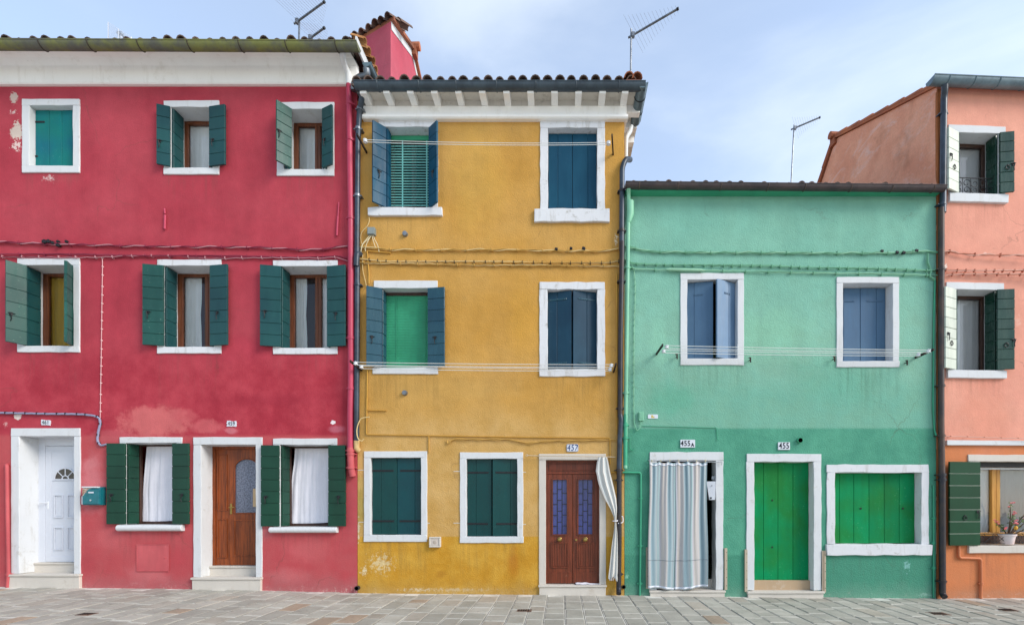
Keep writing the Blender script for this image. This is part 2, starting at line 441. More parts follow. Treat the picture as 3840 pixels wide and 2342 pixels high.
GREYG = metal('grey_gutter', '#6a7f88', '#5a6d77', 0.4, 0.2, 4)
PIPE_BLUE = metal('dark_blue_pipe', '#3a4654', '#2b333d', 0.4, 0.1, 5)
PIPE_IRON = metal('iron_pipe', '#2b2b33', '#3d3431', 0.45, 0.2, 6)
PIPE_RUST = metal('rust_brown_pipe', '#54423a', '#3c3535', 0.55, 0.1, 4)
PIPE_RED = paint('red_pipe_paint', '#b8405a', '#a83650', 0.45, 0.4, 0.2, '#d99aa5')
PIPE_CORAL = paint('coral_pipe_paint', '#c05a5e', '#b24f54', 0.55, 0.3, 0.3, '#d9a5a0')
PIPE_GREEN = paint('pale_green_pipe', '#86c0a0', '#74b394', 0.45, 0.4, 0.15, '#b9d6c6')
PIPE_GREEN2 = paint('mid_green_pipe', '#46a27e', '#3b9574', 0.5, 0.3, 0.15, '#9accb4')
PIPE_YEL = paint('yellow_pipe_paint', '#c89a45', '#bd8d3c', 0.6, 0.3, 0.2, '#e0c890')
PIPE_ORANGE = paint('orange_pipe_paint', '#d07f56', '#c47650', 0.55, 0.3, 0.2, '#e5b090')
PLASTIC_W = plain('white_plastic', '#e3e6ea', 0.4, 0.4)
PVC = plain('white_pvc', '#d6dae3', 0.3, 0.45, mott=0.02)
ROPE = plain('white_cord', '#dcdedb', 0.7, 0.2)
GLASS = glass('window_glass', '#f6f8f7', 1.3, 0.012)
GLASS_FROST = frosted()
GLASS_BLUE = glass('blue_glass', '#3d4fa8', 0.8, 0.1, 0.3)
NET = cloth('net_curtain', '#f5f5f6')
SHEET = cloth('white_sheet', '#eceaf2')
YELLOW_CLOTH = cloth('yellow_curtain', '#c9a548')
GREY_CLOTH = cloth('grey_curtain', '#d0cecf')
BROWN_WOOD = wood('brown_window_wood', '#7a4528', '#5d321d')
DARK_WOOD = wood('dark_window_wood', '#4f352a', '#3a2822', wear=0.3)
OAK_DOOR = wood('orange_oak_door', '#97491c', '#6a3012', 0.4)
RED_DOOR = wood('mahogany_door', '#7d3a22', '#5a2a17', 0.42, wear=0.25)
PINE = wood('golden_pine', '#d39a45', '#b97f35', 0.4)
G_TEAL = paint('teal_shutter', '#0d6270', '#10706a', 0.5, 0.2, 0.35, '#7fb0a8')
G_DARK = paint('dark_green_shutter', '#1b4246', '#1e4a4a', 0.35, 0.3, 0.12)
G_CHIP = paint('chipped_green_shutter', '#1e4843', '#22524a', 0.38, 0.3, 0.55, '#a9c7b0')
G_BOT = paint('bottle_green_shutter', '#123a2c', '#164232', 0.35, 0.28, 0.10)
G_PETROL = paint('petrol_shutter', '#0d425c', '#114b64', 0.45, 0.2, 0.12, '#8fb4bd')
G_PETROL2 = paint('petrol_closed_shutter', '#15485f', '#13425a', 0.45, 0.2, 0.2, '#7fa3b4')
G_SLATE = paint('slate_green_shutter', '#234b58', '#1c4455', 0.25, 0.45, 0.12)
G_NAVY = paint('navy_green_shutter', '#193e52', '#15364a', 0.4, 0.25, 0.2, '#7fa3b4')
G_EMER = paint('deep_emerald_shutter', '#06393a', '#083f3e', 0.3, 0.3, 0.08)
G_EMERB = paint('deep_teal_shutter', '#073c43', '#074045', 0.3, 0.3, 0.08)
G_BLUE = paint('dusty_blue_shutter', '#46637f', '#4c6983', 0.5, 0.2, 0.15, '#9cb8cc')
G_BLUEL = paint('faded_blue_shutter', '#6a849f', '#5f7b98', 0.45, 0.25, 0.25, '#a9c0d0')
G_VIVID = paint('vivid_green_boards', '#038350', '#1d7436', 0.5, 0.12, 0.7, '#6fb58a', .13)
G_FOREST = paint('forest_green_shutter', '#163f33', '#12372b', 0.25, 0.45, 0.06)
G_PLAIN = paint('plain_green_shutter', '#103c25', '#13422a', 0.45, 0.2, 0.05)
CREAM = paint('cream_shutter_face', '#cfd4c6', '#c5ccbd', 0.35, 0.45, 0.08, '#b0b8a5', 0.04)
BLIND_T = paint('turquoise_blind', '#7cc0b8', '#6fb4b0', 0.5, 0.3, 0.05)
BLIND_G = paint('green_blind', '#3a9a74', '#34906b', 0.5, 0.3, 0.05)
NAVY_INK = plain('dark_lettering', '#23262e', 0.6, 0.2)
BLUE_INK = plain('blue_lettering', '#3a4f7c', 0.6, 0.2)

# ---------------------------------------------------------------- houses
def house(name, label, cpx, fr, rooty=0.0):
    x = (cpx - VX) / S if fr is FL else fr.xc
    r = thing(name, label, 'house', (x, 0, gz(x) if fr is FL else gz(fr.xc)), rz=fr.th)
    return dict(root=r, fr=fr, holes=[])
RED = house('terraced_house', 'crimson plastered house with white cornice, mossy gutter and dark green shutters', 500, FL)
YEL = house('terraced_house', 'ochre yellow house with bracketed white cornice and double mahogany door', 1840, FL)
GRN = house('terraced_house', 'low mint green house with blue shutters and vivid green boards', 2900, FL)
SAL = house('terraced_house', 'salmon and orange house with bare brownish gable wall at the right end', 3512, FS)

def wall_mesh(mb, holes, x0, x1, z0, z1, y=0.0):
    xs = sorted({x0, x1} | {v for h in holes for v in (h[0], h[2])}); zs = sorted({z0, z1} | {v for h in holes for v in (h[1], h[3])})
    xs = [x for x in xs if x0 <= x <= x1]; zs = [z for z in zs if z0 <= z <= z1]
    for a, b in zip(xs, xs[1:]):
        for c, d in zip(zs, zs[1:]):
            mx, mz = (a + b) / 2, (c + d) / 2
            if any(h[0] < mx < h[2] and h[1] < mz < h[3] for h in holes): continue
            mb.quad((a, y, c), (b, y, c), (b, y, d), (a, y, d))

# ---------------------------------------------------------------- windows
def opening(H, t, o, i, depth=0.28, mat=WHITE, name='window', sill=None, sillp=0.0, door=False, jit=0.004, right=True, proud=0.018, round_sill=False):
    """stone surround with its reveals; outer and inner outline on the facade plane"""
    fr = H['fr']; ox0, oz0, ox1, oz1 = rect(t, o, 0, fr); x0, z0, x1, z1 = rect(t, i, 0, fr)
    mb = MB(); p = -proud
    if door: oz0 = z0
    mb.jbox(ox0, x0, p, depth, z0, z1, j=jit)
    if right: mb.jbox(x1, ox1, p, depth, z0, z1, j=jit)
    mb.jbox(ox0, ox1, p - 0.002, depth + 0.002, z1, oz1, j=jit)
    w = mb.build(name, mat, H['root'], smooth=True, bevel=0.006)
    if not door:
        sb = MB()
        a = (ox0, oz0, ox1, z0) if sill is None else rect(t, sill, 0, fr)
        if round_sill:
            h = z0 - a[1]; prof = [(depth, a[1])] + [(-0.05 - 0.05 * sin(q * pi / 8), a[1] + h * 0.5 * (1 - cos(q * pi / 8))) for q in range(9)] + [(depth, z0)]
            sb.extr(prof, a[0], a[2], k=6)
        else:
            sb.jbox(a[0], a[2], p - 0.004 - sillp, depth + 0.004, a[1], z0, j=jit)
        sb.build('sill', mat, w, smooth=True, bevel=0.008)
    H.setdefault('sills', []).append((ox0 - .03, ox1 + .03, oz0, random.uniform(.5, 1.1))) if not door else None
    H['holes'].append(((ox0 + x0) / 2, (oz0 + z0) / 2 if not door else -0.6, (x1 + ox1) / 2, (z1 + oz1) / 2))
    return dict(o=w, t=t, fr=fr, x0=x0, z0=z0, x1=x1, z1=z1, d=depth, H=H)

def leafmesh(A, B, z0, z1, mode, cuts, mats, th=0.036, straps=(), latch=None, tilt=0.0, ring=None, name='shutter', parent=None, gap=0.007, core=None):
    A, B = Vector((A[0], A[1])), Vector((B[0], B[1])); w = (B - A).length; e = (B - A) / w
    nn = Vector((-e.y, e.x)); mid = (A + B) / 2
    if nn.dot(Vector((0, -D)) - mid) < 0: nn = -nn
    mb = MB(); h = th / 2; cs = [0.0] + list(cuts) + [1.0]
    for a, b in zip(cs, cs[1:]):
        dz = random.uniform(-0.0015, 0.0015)
        if mode == 'h': mb.obox(A, e, nn, 0, w, -h + dz, h + dz, z0 + (z1 - z0) * a + gap / 2, z0 + (z1 - z0) * b - gap / 2)
        else: mb.obox(A, e, nn, w * a + gap / 2 * (a > 0), w * b - gap / 2 * (b < 1), -h + dz, h + dz, z0 + random.uniform(-.003, .003), z1 + random.uniform(-.002, .002))
    mb.obox(A, e, nn, 0.004, w - 0.004, -h + 0.010, h - 0.010, z0 + 0.006, z1 - 0.006, 2)
    Hh = z1 - z0
    for (f, u0, u1) in straps:
        z = z0 + Hh * f; mb.obox(A, e, nn, w * u0, w * u1, h + 0.001, h + 0.008, z - 0.016, z + 0.016, 1)
        for q in (0.12, 0.5, 0.88):
            u = w * (u0 + (u1 - u0) * q); mb.obox(A, e, nn, u - .006, u + .006, h + 0.008, h + 0.014, z - .006, z + .006, 1)
    if latch:                                    # iron hook and its plate
        u, f = latch; u *= w; z = z0 + Hh * f
        P = lambda a, v, zz: (A.x + e.x * a + nn.x * v, A.y + e.y * a + nn.y * v, zz)
        mb.obox(A, e, nn, u - .022, u + .022, h + .001, h + .008, z - .025, z + .03, 1)
        mb.tube([P(u, h + .006, z + .02), P(u + .012, h + .03, z), P(u - .004, h + .025, z - .07), P(u + .006, h + .02, z - .12)], .008, 6, 1)
        mb.tube([P(u - .05, h + .012, z + .012), P(u + .04, h + .012, z + .012)], .006, 6, 1)
    if ring:
        u, f = ring; u *= w; z = z0 + Hh * f; pts = []
        for k in range(13):
            q = 2 * pi * k / 12; a = u + .034 * sin(q); pts.append((A.x + e.x * a + nn.x * (h + .012), A.y + e.y * a + nn.y * (h + .012), z - .03 + .034 * cos(q)))
        mb.tube(pts, .007, 6, 1)
        mb.obox(A, e, nn, u - .012, u + .012, h + .001, h + .02, z - .005, z + .02, 1)
    cr = core or mats[0]
    return mb.build(name, [mats[0], mats[1] if len(mats) > 1 else IRON, cr], parent, bevel=0.004, seg=1)

def even(k): return [i / k for i in range(1, k)]
def leaf(W, a, b, mat, k=6, cuts=None, **kw):
    """an opened leaf between two upright edges given as (picture x, metres out from the wall)"""
    t, fr = W['t'], W['fr']; pa = pt(t, a[0], 0, -a[1], fr); pb = pt(t, b[0], 0, -b[1], fr)
    kw.setdefault('mode', 'h')
    return leafmesh((pa.x, pa.y), (pb.x, pb.y), W['z0'] + kw.pop('lo', .008), W['z1'] - kw.pop('hi', .006), cuts=cuts or even(k), mats=[mat, kw.pop('hw', BLACK)], parent=W['o'], **kw)
def inner_leaf(W, side, mat, k=6, d=None, **kw):
    """the folded half of a leaf that lies along the reveal"""
    d = d or W['d'] * 0.72; x = W['x0'] + 0.026 if side == 'l' else W['x1'] - 0.026; s = 1 if side == 'l' else -1
    return leafmesh((x, 0.0), (x + s * 0.012, d), W['z0'] + .012, W['z1'] - .012, 'h', even(k), [mat, BLACK], parent=W['o'], **kw)
def closed(W, Y, cuts_l, cuts_r, ml, mr, yl=None, yr=None, straps=(), split=0.5, hw=BLACK, gap=0.004, ring=None):
    """two leaves of upright boards; yl / yr give the depth of the meeting edges"""
    xm = W['x0'] + (W['x1'] - W['x0']) * split; z0, z1 = W['z0'] + .006, W['z1'] - .01
    leafmesh((W['x0'] + .006, Y), (xm - gap, Y if yl is None else yl), z0, z1, 'v', cuts_l, [ml, hw], straps=straps, parent=W['o'], gap=.006)
    leafmesh((W['x1'] - .006, Y), (xm + gap, Y if yr is None else yr), z0, z1, 'v', cuts_r, [mr, hw], straps=straps, parent=W['o'], gap=.006)

def pane_mesh(x0, x1, z0, z1, y):
    m = MB(); m.quad((x0, y, z0), (x1, y, z0), (x1, y, z1), (x0, y, z1)); return m
def sash(W, mat, stile=0.055, split=(0.5,), Y=None, midw=0.075, bottom=0.05, gl=GLASS, top=0.05):
    Y = W['d'] if Y is None else Y; x0, x1, z0, z1 = W['x0'], W['x1'], W['z0'], W['z1']; mb = MB()
    mb.box(x0 - .01, x0 + stile, Y, Y + .06, z0, z1); mb.box(x1 - stile, x1 + .01, Y, Y + .06, z0, z1)
    mb.box(x0 + stile, x1 - stile, Y + .002, Y + .06, z1 - top, z1 + .01); mb.box(x0 + stile, x1 - stile, Y + .002, Y + .06, z0 - .01, z0 + bottom)
    ed = [x0 + stile]
    for f in split:
        xm = x0 + (x1 - x0) * f; mb.box(xm - midw / 2, xm - .002, Y - .006, Y + .06, z0 + bottom, z1 - top); mb.box(xm + .002, xm + midw / 2, Y - .006, Y + .06, z0 + bottom, z1 - top)
        ed += [xm - midw / 2, xm + midw / 2]
    ed.append(x1 - stile)
    o = mb.build('sash', mat, W['o'], bevel=.006)
    for a, b in zip(ed[::2], ed[1::2]):
        if gl: pane_mesh(a - .005, b + .005, z0 + bottom - .005, z1 - top + .005, Y + .03).build('pane', gl, W['o'])
    return o
def drape(W, mat, a=0.0, b=1.0, Y=None, folds=5, amp=0.016, seed=1, gather=0.0, name='curtain', top=-.03, hang=-.02, sway=0.0, bot=None, x_in=0.0):
    Y = (W['d'] + .08) if Y is None else Y; L = W['x1'] - W['x0']; xa, xb = W['x0'] + L * a, W['x0'] + L * b; za, zb = W['z1'] - top, W['z0'] + hang
    rd = random.Random(seed); ph = [rd.uniform(0, 6.28) for _ in range(4)]
    def fn(u, v):
        x = xa + (xb - xa) * (u + gather * sin(v * pi * .5) * (0.5 - u) * -0.3)
        y = Y + amp * (sin(u * folds * 6.28 + ph[0] + v * .5) * (.55 + .45 * v) + .5 * sin(u * folds * 14.1 + ph[1]) * (1 - .4 * v) + .35 * sin(u * 3 + v * 3 + ph[2]))
        lb = 0 if bot is None else bot(u)
        q = mnoise.noise(Vector((u * folds * 2.1 + .5 * v, v * .55, seed * 3.7))) * 1.5 + .55 * mnoise.noise(Vector((u * folds * 5.3 - v, v * 1.1, seed * 1.3))) + .3 * mnoise.noise(Vector((u * 9, v * 7, seed)))
        y = Y + amp * q * (.6 + .5 * v)
        return x + sway * sin(v * 2.2) * (u - 0.2) + .014 * mnoise.noise(Vector((u * 3, v * 3, seed + 9))), y, za + (zb + lb - za) * v
    m = MB(); m.grid(fn, 60, 14); return m.build(name, mat, W['o'], smooth='all')
def backing(W, Y=0.75):
    return None

# red house, top floor
w = opening(RED, TA, (162, 702, 567, 1220), (213, 748, 519, 1172), .13)
leafmesh((w['x0'] + .004, .10), (w['x1'] - .004, .10), w['z0'] + .004, w['z1'] - .006, 'v', [.32, .62], [G_TEAL, BLACK], straps=((.22, 0, .06), (.8, 0, .22)), parent=w['o'])
w = opening(RED, TA, (1158, 714, 1548, 1232), (1207, 760, 1500, 1186), .30)
leaf(w, (1200, .03), (1105, .09), G_DARK, 5, latch=(.75, .38)); inner_leaf(w, 'l', G_DARK, 5)
leaf(w, (1478, .03), (1588, .08), G_DARK, 5, latch=(.25, .42)); inner_leaf(w, 'r', G_DARK, 5)
sash(w, BROWN_WOOD, .06, (.66,)); drape(w, NET, -.12, .8, seed=2, folds=4)
w = opening(RED, TB, (150, 725, 553, 1242), (200, 773, 505, 1196), .30)
leaf(w, (250, .02), (142, .22), G_CHIP, 6, latch=(.85, .5)); inner_leaf(w, 'l', G_DARK, 5, d=.1)
leaf(w, (470, .02), (537, .12), G_DARK, 5, latch=(.3, .45)); inner_leaf(w, 'r', G_DARK, 5)
sash(w, BROWN_WOOD, .075, (.57,), midw=.1); drape(w, NET, -.12, 1.0, seed=5, folds=5)
# red house, middle floor
w = opening(RED, TE, (128, 358, 567, 1017), (175, 405, 523, 972), .30)
leaf(w, (188, .01), (38, .22), G_CHIP, 6, latch=(.75, .35)); inner_leaf(w, 'l', G_DARK, 6)
leaf(w, (508, .0), (462, .20), G_CHIP, 6, th=.045); inner_leaf(w, 'r', G_DARK, 6)
sash(w, BROWN_WOOD, .08, (.62,)); drape(w, YELLOW_CLOTH, -.12, .75, seed=7, folds=4)
w = opening(RED, TE, (1112, 365, 1562, 1025), (1158, 408, 1512, 978), .30, WHITE_WORN)
leaf(w, (1155, .03), (1007, .09), G_CHIP, 7, latch=(.72, .4)); inner_leaf(w, 'l', G_DARK, 6)
leaf(w, (1483, .03), (1605, .08), G_DARK, 7, latch=(.45, .4)); inner_leaf(w, 'r', G_DARK, 6)
sash(w, BROWN_WOOD, .085, (.63,), midw=.13); drape(w, NET, -.1, .42, seed=9, folds=4); drape(w, NET, .62, .98, seed=12, folds=3)
w = opening(RED, TF, (123, 370, 577, 1030), (170, 413, 528, 985), .30, WHITE_WORN)
leaf(w, (178, .03), (30, .09), G_DARK, 7, latch=(.75, .42)); inner_leaf(w, 'l', G_DARK, 6)
leaf(w, (503, .03), (633, .08), G_DARK, 7, latch=(.5, .4)); inner_leaf(w, 'r', G_DARK, 6)
sash(w, BROWN_WOOD, .085, (.58,), midw=.11); drape(w, NET, -.1, .3, seed=11, folds=4); drape(w, NET, .6, .98, seed=13, folds=3)
# red house, ground floor windows
for (t, o, i, sl, la, lb, ra, rb, sd, cv) in (
        (TI, (848, 180, 1287, 840), (890, 222, 1248, 797), (848, 797, 1303, 840), 885, 755, 1218, 1333, 21, (.14, .92)),
        (TJ, (125, 190, 573, 852), (172, 235, 530, 812), (110, 812, 582, 852), 165, 37, 512, 632, 23, (.12, .93))):
    w = opening(RED, t, o, i, .22, sill=sl, round_sill=True)
    leaf(w, (la, .03), (lb, .06), G_BOT, 7, latch=(.72, .36), gap=.012); inner_leaf(w, 'l', G_BOT, 7, d=.2)
    leaf(w, (ra, .03), (rb, .06), G_BOT, 7, latch=(.62, .36), gap=.012); inner_leaf(w, 'r', G_BOT, 7, d=.2)
    sash(w, DARK_WOOD, .05, (), bottom=.04, top=.03, gl=None)
    drape(w, SHEET, cv[0], cv[1], Y=.275, seed=sd, folds=5, amp=.016, gather=1.0, sway=-.05, hang=.05, top=.015, bot=lambda u: .05 * (u - .2) ** 2)

# yellow house, upper floors
w = opening(YEL, TB, (865, 850, 1283, 1472), (913, 900, 1237, 1470), .20, WHITE_WORN, sill=(793, 1470, 1315, 1528), sillp=.03, jit=.007)
leaf(w, (915, .01), (820, .18), G_PETROL, 7, latch=(.55, .4)); inner_leaf(w, 'l', G_PETROL, 7, d=.12)
leaf(w, (1222, .0), (1278, .17), G_PETROL, 7, latch=(.6, .4)); inner_leaf(w, 'r', G_PETROL, 7, d=.12)
mb = MB(); a, b = w['x0'] + .03, w['x1'] - .03; k = 27
for q in range(k):
    z = w['z0'] + .02 + (w['z1'] - .12 - w['z0']) * q / k; mb.add([(a, .180, z), (b, .180, z), (b, .188, z + .019), (a, .188, z + .019), (a, .186, z - .004), (b, .186, z - .004), (b, .194, z + .015), (a, .194, z + .015)], [(0, 1, 2, 3), (7, 6, 5, 4), (0, 4, 5, 1), (3, 2, 6, 7), (0, 3, 7, 4), (1, 5, 6, 2)])
for f in (.28, .86): mb.box(a + (b - a) * f - .012, a + (b - a) * f + .012, .178, .184, w['z0'] + .01, w['z1'] - .08)
mb.box(a - .01, b + .01, .17, .21, w['z1'] - .09, w['z1'] - .01, 1)
mb.build('slatted_blind', [BLIND_T, BLIND_G], w['o'])
sash(w, DARK_WOOD, .05, (.5,), Y=.30, gl=None); drape(w, DARK, -.1, 1.1, Y=.42, seed=71, name='room_dark_sheet')  # added dark sheet stands in for the unlit room behind the blind
w = opening(YEL, TC, (198, 852, 655, 1482), (253, 905, 600, 1480), .16, WHITE_WORN, sill=(157, 1480, 687, 1572), sillp=.03, jit=.007)
closed(w, .13, [.40], [.36], G_PETROL2, G_PETROL2, straps=((.08, .35, .7),), hw=G_PETROL2)
w = opening(YEL, TF, (833, 513, 1280, 1170), (878, 567, 1232, 1125), .17, WHITE, sill=(822, 1125, 1284, 1170))
leaf(w, (887, .02), (777, .13), G_SLATE, 7, latch=(.65, .36)); inner_leaf(w, 'l', G_SLATE, 7, d=.14)
leaf(w, (1212, .03), (1330, .08), G_SLATE, 7, latch=(.45, .36)); inner_leaf(w, 'r', G_SLATE, 7, d=.14)
mb = MB(); a, b = w['x0'] + .02, w['x1'] - .02
def slatwave(u, v): return a + (b - a) * u, .165 + .006 * abs(sin(v * 46 * pi)), w['z1'] - .06 + (w['z0'] + .01 - w['z1'] + .06) * v
mb.grid(slatwave, 3, 46 * 4)
for f in (.25, .86): mb.box(a + (b - a) * f - .003, a + (b - a) * f + .003, .15, .156, w['z0'] + .01, w['z1'] - .06, 0)
mb.box(a, b, .15, .2, w['z1'] - .058, w['z1'] - .02, 1)
mb.build('roller_blind', [BLIND_G, DARK_WOOD], w['o'])
w = opening(YEL, TG, (193, 523, 655, 1187), (250, 575, 600, 1138), .16, WHITE_WORN, sill=(192, 1138, 655, 1187), jit=.007)
closed(w, .12, [.40], [.42], G_NAVY, G_NAVY, yl=.02, yr=.0, straps=((.09, .02, .8), (.9, .02, .8)), hw=G_SLATE, gap=.012)
# yellow house, ground floor windows
w = opening(YEL, TJ, (763, 280, 1207, 917), (808, 325, 1164, 868), .10, WHITE, sill=(761, 868, 1208, 917))
closed(w, .08, [.36], [.28], G_EMER, G_EMERB, yl=.06, straps=((.175, .0, .9), (.84, .0, .88)), gap=.002)
w = opening(YEL, TJ, (1438, 288, 1883, 925), (1482, 332, 1841, 880), .12, WHITE, sill=(1437, 880, 1885, 925))
closed(w, .09, [.36], [.28], G_EMER, G_EMER, yl=.07, yr=.03, straps=((.16, .0, .85), (.83, .0, .88)), gap=.010)
# green house
w = opening(GRN, TG, (1185, 460, 1632, 1107), (1233, 506, 1587, 1060), .16, WHITE, sill=(1184, 1060, 1633, 1107))
closed(w, .12, [.31], [.36], G_BLUE, G_BLUEL, yl=.05, yr=-.06, straps=((.84, .3, .62),), hw=G_BLUE, gap=.014, split=.55)
w = opening(GRN, TH, (480, 487, 920, 1122), (525, 530, 875, 1078), .22, WHITE, sill=(479, 1078, 923, 1122))
closed(w, .19, [.28], [.36], G_BLUE, G_BLUE, straps=((.83, .1, .75),), hw=G_BLUE, split=.48)
w = opening(GRN, TL, (412, 372, 1128, 1010), (468, 430, 1076, 934), .20, WHITE_WORN, sill=(405, 934, 1143, 1010), sillp=.03, jit=.008)
leafmesh((w['x0'] + .004, .16), (w['x1'] - .004, .16), w['z0'] + .004, w['z1'] - .006, 'v', [.11, .28, .46, .64, .82], [G_VIVID, BLACK], straps=((.5, .04, .06), (.5, .35, .37), (.5, .85, .87)), parent=w['o'])
# salmon house
def railing(W, z, Y, k=5):
    mb = MB(); x0, x1 = W['x0'], W['x1']; mb.cyl((x0, Y, z), (x1, Y, z), .009, 6); mb.cyl((x0, Y, W['z0'] + .03), (x1, Y, W['z0'] + .03), .007, 6)
    h = z - W['z0'] - .04; st = (x1 - x0) / k
    for q in range(k):
        cx = x0 + st * (q + .5); s = 1 if q % 2 else -1
        for (cz, R, fl) in ((W['z0'] + .04 + h * .68, h * .28, 1), (W['z0'] + .04 + h * .28, h * .24, -1)):
            pts = []
            for i in range(19):
                f = i / 18; a = s * fl * (-.6 + f * 6.6); r = R * (1 - .72 * f); pts.append((cx + r * cos(a) * s, Y, cz + r * sin(a) * fl))
            mb.tube(pts, .006, 5)
        mb.cyl((cx + st * .5, Y, W['z0']), (cx + st * .5, Y, z), .005, 5)
    return mb.build('railing', BLACK, W['o'], smooth=True)
w = opening(SAL, TD, (1268, 890, 1668, 1378), (1335, 942, 1620, 1378), .25, WHITE, sill=(1265, 1384, 1677, 1440), sillp=.03)
leaf(w, (1337, .02), (1268, .13), CREAM, 6, ring=(.5, .40), latch=(.85, .55), core=G_FOREST); inner_leaf(w, 'l', G_FOREST, 6)
leaf(w, (1632, .05), (1732, .09), G_FOREST, 6, ring=(.5, .43), latch=(.9, .45), core=G_FOREST, gap=.010); inner_leaf(w, 'r', G_FOREST, 6)
sash(w, DARK_WOOD, .045, ()); drape(w, GREY_CLOTH, -.1, 1.25, seed=31, folds=8, top=.03); railing(w, w['z0'] + (w['z1'] - w['z0']) * .31, .06, 5)
w = opening(SAL, TH, (1252, 527, 1658, 1148), (1318, 577, 1612, 1148), .25, WHITE, sill=(1250, 1151, 1667, 1204), sillp=.03)
leaf(w, (1320, .02), (1245, .13), CREAM, 8, ring=(.5, .33), latch=(.8, .42), core=G_FOREST); inner_leaf(w, 'l', G_FOREST, 8)
leaf(w, (1612, .05), (1733, .09), G_FOREST, 8, ring=(.5, .32), latch=(.93, .36), core=G_FOREST, gap=.010); inner_leaf(w, 'r', G_FOREST, 8)
sash(w, DARK_WOOD, .045, ()); drape(w, NET, -.1, .5, seed=33, folds=4); drape(w, GREY_CLOTH, .45, 1.25, seed=39, folds=6)
w = opening(SAL, TL, (1405, 306, 2300, 990), (1488, 354, 2250, 941), .26, STONE, sill=(1403, 941, 2310, 992), sillp=.02)
leaf(w, (1490, .04), (1275, .08), G_PLAIN, 7, ring=(.52, .35), latch=(.09, .40), core=CREAM, gap=.009)
mb = MB(); mb.box(w['x0'], w['x1'], .10, .20, w['z1'] - .085, w['z1'] + .01); mb.build('roller_box', BLACK, w['o'])
mb = MB(); mb.box(w['x0'], w['x1'], .205, .24, w['z1'] - .125, w['z1'] - .09); mb.build('blind_slat', PLASTIC_W, w['o'])
sash(w, PINE, .05, (.28, .78), Y=.26, midw=.16, bottom=.22, top=.1)
mb = MB(); mb.box(w['x0'] + .03, w['x1'] - .03, .255, .262, w['z0'] + .02, w['z0'] + .16); mb.build('lower_board', DARK_WOOD, w['o'])
drape(w, NET, .02, .26, Y=.345, seed=35, folds=3); drape(w, GREY_CLOTH, .34, .7, Y=.35, seed=37, folds=6)
mb = MB(); Y = .02; z = w['z0'] + .21
mb.cyl((w['x0'], Y, z), (w['x1'], Y, z), .008, 6); mb.cyl((w['x0'], Y, w['z0'] + .03), (w['x1'], Y, w['z0'] + .03), .007, 6)
for q in range(8):
    xa = w['x0'] + .1 + q * .24
    mb.tube([(xa, Y, w['z0'] + .03), (xa + .2, Y, z)], .005, 5); mb.tube([(xa + .2, Y, w['z0'] + .03), (xa, Y, z)], .005, 5)
    mb.ring((xa - .03, Y, z - .06), .035, .005); mb.ring((xa - .02, Y, w['z0'] + .07), .025, .005)
mb.build('railing', BLACK, w['o'], smooth=True)
SW = w
# ---------------------------------------------------------------- doors
def step(H, t, r, proj, mat=STONE, z0=None, y1=.3):
    fr = H['fr']; x0, _, x1, z1 = rect(t, r, 0, fr); mb = MB()
    g = gz((x0 + x1) / 2) - .12 if z0 is None else z0
    mb.jbox(x0 + .015, x1 - .015, -proj, y1, g, z1 - .04, j=.003); mb.jbox(x0, x1, -proj - .02, y1 + .002, z1 - .038, z1, j=.002)
    return mb.build('doorstep', mat, H['root'], smooth=True, bevel=.006)
def rim(mb, x0, x1, z0, z1, y, w=.02, h=.012, m=0):  # a raised moulding
    mb.box(x0, x1, y - h, y, z1 - w, z1, m); mb.box(x0, x1, y - h, y, z0, z0 + w, m)
    mb.box(x0, x0 + w, y - h, y, z0 + w, z1 - w, m); mb.box(x1 - w, x1, y - h, y, z0 + w, z1 - w, m)
# white plastic door
w = opening(RED, TI, (85, 118, 571, 1142), (142, 175, 527, 1142), .34, WHITE, 'door_surround', door=True)
step(RED, TI, (78, 1142, 584, 1236), .05); Yd = .30
zb = pt(TI, 300, 1060, Yd).z
mb = MB(); x0, x1 = w['x0'], w['x1']; mb.jbox(x0, x1, Yd - .07, .36, w['z0'] - .1, zb - .035, j=.002); mb.jbox(x0, x1, Yd - .09, .36, zb - .033, zb, j=.002)
mb.build('doorstep', STONE, RED['root'], smooth=True, bevel=.005)
mb = MB(); zt = w['z1']
mb.box(x0 - .01, x0 + .12, Yd, .36, zb, zt + .01); mb.box(x1 - .12, x1 + .01, Yd, .36, zb, zt + .01); mb.box(x0 + .12, x1 - .12, Yd + .001, .36, zt - .13, zt + .01)
door = mb.build('door', PVC, RED['root'], bevel=.005)
mb = MB(); a, b = x0 + .125, x1 - .125; c, d = zb + .006, zt - .135
mb.box(a, b, Yd + .012, .35, c, d)                    # leaf
rim(mb, a, b, c, d, Yd + .012, .10, .008)
cx = (a + b) / 2
for (f0, f1) in ((.10, .30), (.38, .58)):
    for (u0, u1) in ((a + .16, cx - .04), (cx + .04, b - .16)):
        rim(mb, u0, u1, c + (d - c) * f0, c + (d - c) * f1, Yd + .012, .018, .022); rim(mb, u0 + .03, u1 - .03, c + (d - c) * f0 + .03, c + (d - c) * f1 - .03, Yd + .012, .01, .007)
fz = c + (d - c) * .715
mb.box(cx - .24, cx + .24, Yd - .0, Yd + .012, fz - .035, fz - .02)
mb.ring((cx, Yd + .008, fz), .20, .014, a0=0, a1=pi, k=20)
for q in (.25, .5, .75): mb.tube([(cx + .06 * cos(q * pi), Yd + .006, fz + .06 * sin(q * pi)), (cx + .2 * cos(q * pi), Yd + .006, fz + .2 * sin(q * pi))], .009, 6)
mb.ring((cx, Yd + .008, fz), .06, .012, a0=0, a1=pi, k=12); mb.box(cx - .21, cx + .21, Yd - .002, Yd + .012, fz - .014, fz + .004)
mb.build('door_leaf', PVC, door, bevel=.003)
